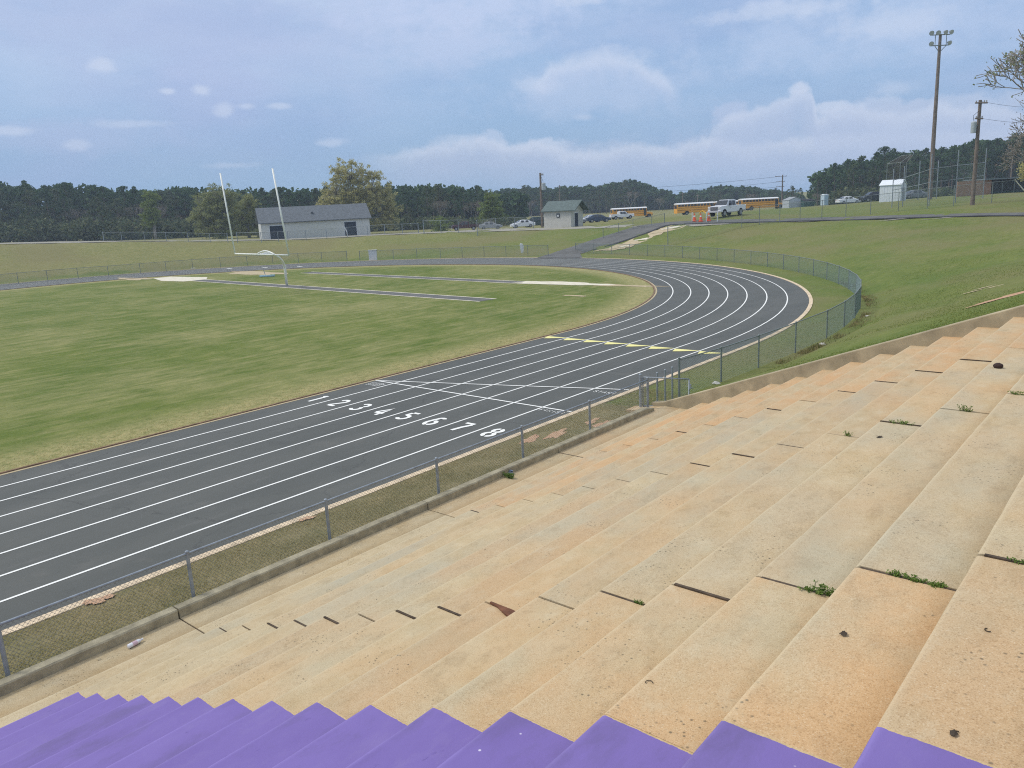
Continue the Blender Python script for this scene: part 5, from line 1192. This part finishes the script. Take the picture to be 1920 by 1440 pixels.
# ------------------------------------------------------------------ sky and light
def azel(px, py): d = ray(px, py); d = d/np.linalg.norm(d); return math.atan2(d[1], d[0]), math.asin(d[2])
wd = D.worlds.new('World'); sc.world = wd; wd.use_nodes = True; t = wd.node_tree; nd = t.nodes; nd.clear()
def N(ty, **k):
    x = nd.new(ty)
    for a, b in k.items(): setattr(x, a, b)
    return x
def Lk(a, b): t.links.new(a, b)
def MT(op, a, b=None, c=None, clamp=False):
    m = N('ShaderNodeMath', operation=op); m.use_clamp = clamp
    for i, v in enumerate((a, b, c)):
        if v is None: continue
        if hasattr(v, 'is_linked'): Lk(v, m.inputs[i])
        else: m.inputs[i].default_value = v
    return m.outputs[0]
def MX(f, a, b, mode='MIX'):
    m = N('ShaderNodeMix', data_type='RGBA', blend_type=mode)
    for i, v in ((m.inputs['Factor'], f), (m.inputs['A'], a), (m.inputs['B'], b)):
        if hasattr(v, 'is_linked'): Lk(v, i)
        else: i.default_value = (*v, 1) if hasattr(v, '__len__') else v
    return m.outputs['Result']
def SM(v, a, b):
    m = N('ShaderNodeMapRange'); m.interpolation_type = 'SMOOTHSTEP'; Lk(v, m.inputs[0]); m.inputs[1].default_value = a; m.inputs[2].default_value = b; return m.outputs[0]
tc = N('ShaderNodeTexCoord'); dirv = tc.outputs['Generated']; sp = N('ShaderNodeSeparateXYZ'); Lk(dirv, sp.inputs[0])
az = MT('ARCTAN2', sp.outputs[1], sp.outputs[0]); el = MT('ARCSINE', sp.outputs[2])
cb = N('ShaderNodeCombineXYZ'); Lk(az, cb.inputs[0]); Lk(MT('MULTIPLY', el, 1.0), cb.inputs[1])
def NZ(scale, detail=6, rough=.55, st=(1, 1, 1), out='Fac'):
    mp = N('ShaderNodeMapping'); mp.inputs['Scale'].default_value = st; Lk(cb.outputs[0], mp.inputs[0]); n = N('ShaderNodeTexNoise'); n.inputs['Scale'].default_value = scale; n.inputs['Detail'].default_value = detail; n.inputs['Roughness'].default_value = rough; Lk(mp.outputs[0], n.inputs['Vector']); return n.outputs[out]
sky = N('ShaderNodeTexSky', sky_type='NISHITA'); sky.sun_disc = False
SUN_EL, SUN_AZ = R_(52), R_(215)      # azimuth measured from +X
sky.sun_elevation = SUN_EL; sky.sun_rotation = math.pi/2-SUN_AZ; sky.air_density = 1.2; sky.dust_density = 2.0; sky.ozone_density = 2.0
nish = MX(1.0, sky.outputs[0], (.10, .10, .10), 'MULTIPLY')
rmp = N('ShaderNodeValToRGB'); e_ = rmp.color_ramp.elements
stops = [(0.0, (.315, .50, .74)), (.10, (.33, .515, .80)), (.28, (.37, .54, .83)), (.48, (.50, .63, .88)), (.75, (1.0, 1.0, 1.02)), (1.0, (1.5, 1.42, 1.32))]
while len(e_) < len(stops): e_.new(.5)
for i, (p_, c_) in enumerate(stops): e_[i].position = p_; e_[i].color = (*c_, 1)
Lk(MT('DIVIDE', el, 1.2, clamp=True), rmp.inputs[0])
base_c = MX(.12, rmp.outputs[0], nish)
dkc = SM(NZ(2.3, 7, .6, (1, 2.4, 1)), .60, .40); base_c = MX(MT('MULTIPLY', dkc, .35), base_c, (.27, .42, .70))
# thin high sheet of cloud, streaked along the horizon
s1 = SM(NZ(3.4, 9, .62, (1, 2.6, 1)), .43, .60); s2 = SM(NZ(1.3, 5, .55, (1, 2.2, 1)), .38, .60); s3 = SM(NZ(8, 9, .65, (1, 2.8, 1)), .44, .66); hi = MT('MULTIPLY', MT('ADD', MT('ADD', MT('MULTIPLY', s1, .45), MT('MULTIPLY', s2, .4)), MT('MULTIPLY', s3, .25)), SM(el, .0, .30))
c = MX(MT('MULTIPLY', hi, .9, clamp=True), base_c, (.60, .695, .90))
lav = MT('MULTIPLY', SM(NZ(2.0, 4, .5, (1, 2, 1)), .5, .7), .45); c = MX(lav, c, (.44, .50, .78))
n1 = NZ(13, 8, .62, (1, 1.5, 1)); n2 = NZ(42, 6, .6, (1, 1.3, 1)); nn = MT('ADD', MT('MULTIPLY', MT('SUBTRACT', n1, .5), 3.6), MT('MULTIPLY', MT('SUBTRACT', n2, .5), 2.6))
def cloud(c, px, py, rx, ry, st, colr, soft=.55, turb=.9, flat=False):
    a0, e0 = azel(px, py); da = MT('DIVIDE', MT('SUBTRACT', az, a0), rx/FX/max(.5, math.cos(e0))*1.0); de = MT('DIVIDE', MT('SUBTRACT', el, e0), ry/FX)
    if flat: de = MT('MAXIMUM', de, MT('MULTIPLY', de, -2.2))
    q = MT('SQRT', MT('ADD', MT('MULTIPLY', da, da), MT('MULTIPLY', de, de))); q = MT('SUBTRACT', q, MT('MULTIPLY', nn, turb*.5))
    m = MT('MULTIPLY', MT('SUBTRACT', 1.0, SM(q, 1-soft, 1.0)), st); return MX(m, c, colr)
G1, W1_, W2_ = (.46, .555, .80), (.66, .74, .91), (.72, .79, .94)
for a in [(200, 30, 420, 75, .55, G1, .9), (560, 60, 380, 80, .35, (.42, .53, .79), .9), (900, 20, 330, 45, .6, (.60, .69, .92), .9), (860, 85, 230, 40, .55, (.56, .66, .89), .9), (1700, 50, 420, 80, .45, (.55, .66, .89), .9), (1450, 20, 160, 20, .5, W1_, .8), (100, 255, 260, 40, .45, G1, .9),
          (1120, 170, 300, 60, .55, (.52, .63, .85), .9), (1130, 110, 100, 22, .25, W1_, .6), (1000, 160, 60, 20, .4, W1_, .9), (1660, 45, 120, 30, .45, W1_, .8), (1090, 2, 60, 12, .5, W1_, .7),
          (1450, 275, 520, 46, .5, (.47, .57, .79), .6), (1060, 290, 250, 26, .5, (.50, .60, .80), .6), (1370, 212, 38, 22, .7, (.50, .60, .82), .5), (1020, 275, 45, 18, .65, W1_, .5), (925, 265, 28, 26, .6, (.56, .66, .86), .5), (1560, 200, 30, 12, .7, W1_, .5), (1640, 205, 60, 20, .7, (.55, .65, .85), .5), (1790, 200, 110, 22, .65, (.55, .65, .85), .5), (1700, 225, 260, 34, .6, (.47, .57, .78), .7),
          (1500, 165, 22, 14, .6, W1_, .5), (190, 122, 24, 16, .55, W1_, .8), (318, 171, 20, 8, .6, W1_, .8), (378, 170, 22, 15, .6, W1_, .8), (420, 206, 24, 17, .5, W1_, .8), (463, 199, 20, 8, .45, W1_, .8), (522, 198, 28, 8, .5, W1_, .8), (142, 271, 24, 12, .42, W1_, .8), (620, 268, 38, 10, .45, W1_, .8), (10, 245, 50, 10, .5, W1_, .8), (250, 232, 90, 8, .35, W1_, .9), (430, 310, 70, 8, .3, W1_, .9), (1680, 165, 50, 18, .35, W1_, .9), (860, 262, 55, 12, .4, W1_, .9), (1100, 220, 30, 10, .4, W1_, .9)]:
    c = cloud(c, *a)
def bank(c, pts, strength, fade, amp, rim, body, sharp=.010):
    """a cumulus bank: cloud below a billowing top line given as (px, py) directions, bright along the top"""
    AE = sorted(azel(px, py) for px, py in pts); a0, a1 = AE[0][0], AE[-1][0]; e0, e1 = min(e for _, e in AE)-.01, max(e for _, e in AE)+.01
    r = N('ShaderNodeValToRGB'); r.color_ramp.interpolation = 'EASE'; el_ = r.color_ramp.elements
    while len(el_) < len(AE): el_.new(.5)
    for i, (a, e) in enumerate(AE): v = (e-e0)/(e1-e0); el_[i].position = (a-a0)/(a1-a0); el_[i].color = (v, v, v, 1)
    Lk(MT('DIVIDE', MT('SUBTRACT', az, a0), a1-a0, clamp=True), r.inputs[0])
    top = MT('ADD', MT('MULTIPLY', r.outputs[0], e1-e0), e0); big = MT('MULTIPLY', MT('ABSOLUTE', MT('SUBTRACT', NZ(34, 3, .5), .5)), -amp*3.0); fine_ = MT('MULTIPLY', MT('SUBTRACT', NZ(90, 6, .65), .5), amp*1.3)
    dpt = MT('SUBTRACT', MT('ADD', MT('ADD', top, big), fine_), el)        # depth below the top
    m = MT('MULTIPLY', SM(dpt, -sharp*.2, sharp), SM(dpt, fade, fade*.25)); m = MT('MULTIPLY', m, SM(MT('ABSOLUTE', MT('SUBTRACT', MT('DIVIDE', MT('SUBTRACT', az, a0), a1-a0), .5)), .56, .40))
    cc = MX(MT('MULTIPLY', SM(dpt, .028, .0), MT('ADD', .35, MT('MULTIPLY', NZ(20, 4, .6), .9)), clamp=True), body, rim)
    return MX(MT('MULTIPLY', m, strength, clamp=True), c, cc)
c = bank(c, [(700, 285), (820, 262), (900, 250), (960, 262), (1010, 256), (1060, 276), (1120, 276), (1180, 262), (1250, 268), (1330, 250), (1400, 262), (1500, 250), (1640, 240), (1800, 235), (2050, 235)], .85, .085, .008, (.70, .77, .92), (.46, .56, .77))
c = bank(c, [(1320, 262), (1340, 225), (1375, 205), (1400, 200), (1430, 190), (1470, 172), (1500, 152), (1520, 160), (1535, 205), (1570, 190), (1610, 188), (1640, 200), (1700, 205), (1760, 186), (1830, 190), (2000, 200)], .8, .075, .009, (.68, .755, .92), (.50, .595, .81))
c = bank(c, [(1000, 140), (1040, 108), (1080, 100), (1130, 86), (1180, 96), (1230, 122), (1270, 150)], .7, .045, .008, (.74, .80, .94), (.54, .64, .86), .016)
bg = N('ShaderNodeBackground'); Lk(c, bg.inputs[0]); bg.inputs[1].default_value = 1.0; ow = N('ShaderNodeOutputWorld'); Lk(bg.outputs[0], ow.inputs[0])
sl = D.lights.new('sun', 'SUN'); sl.energy = 2.2; sl.angle = R_(16); sl.color = (1, .95, .87); so = D.objects.new('sun', sl); col.objects.link(so)
sd = Vector((math.cos(SUN_EL)*math.cos(SUN_AZ), math.cos(SUN_EL)*math.sin(SUN_AZ), math.sin(SUN_EL))); so.rotation_euler = sd.to_track_quat('Z', 'Y').to_euler()
# ------------------------------------------------------------------ air
HAZE = .00060
if HAZE:
    hz = MB().box(-430, 330, -30, 480, -3, 42).build('haze', None); hm = D.materials.new('haze_air'); hm.use_nodes = True; ht = hm.node_tree; ht.nodes.clear()
    pv = ht.nodes.new('ShaderNodeVolumePrincipled'); pv.inputs['Color'].default_value = (.74, .87, 1, 1); pv.inputs['Density'].default_value = HAZE; oo = ht.nodes.new('ShaderNodeOutputMaterial'); ht.links.new(pv.outputs[0], oo.inputs['Volume'])
    hz.data.materials.append(hm); tag(hz, kind='stuff')
sc.cycles.volume_bounces = 0; sc.cycles.max_bounces = 5; sc.cycles.diffuse_bounces = 2; sc.cycles.filter_width = 1.1; sc.cycles.transparent_max_bounces = 8
try: sc.cycles.use_denoising = False
except Exception: pass
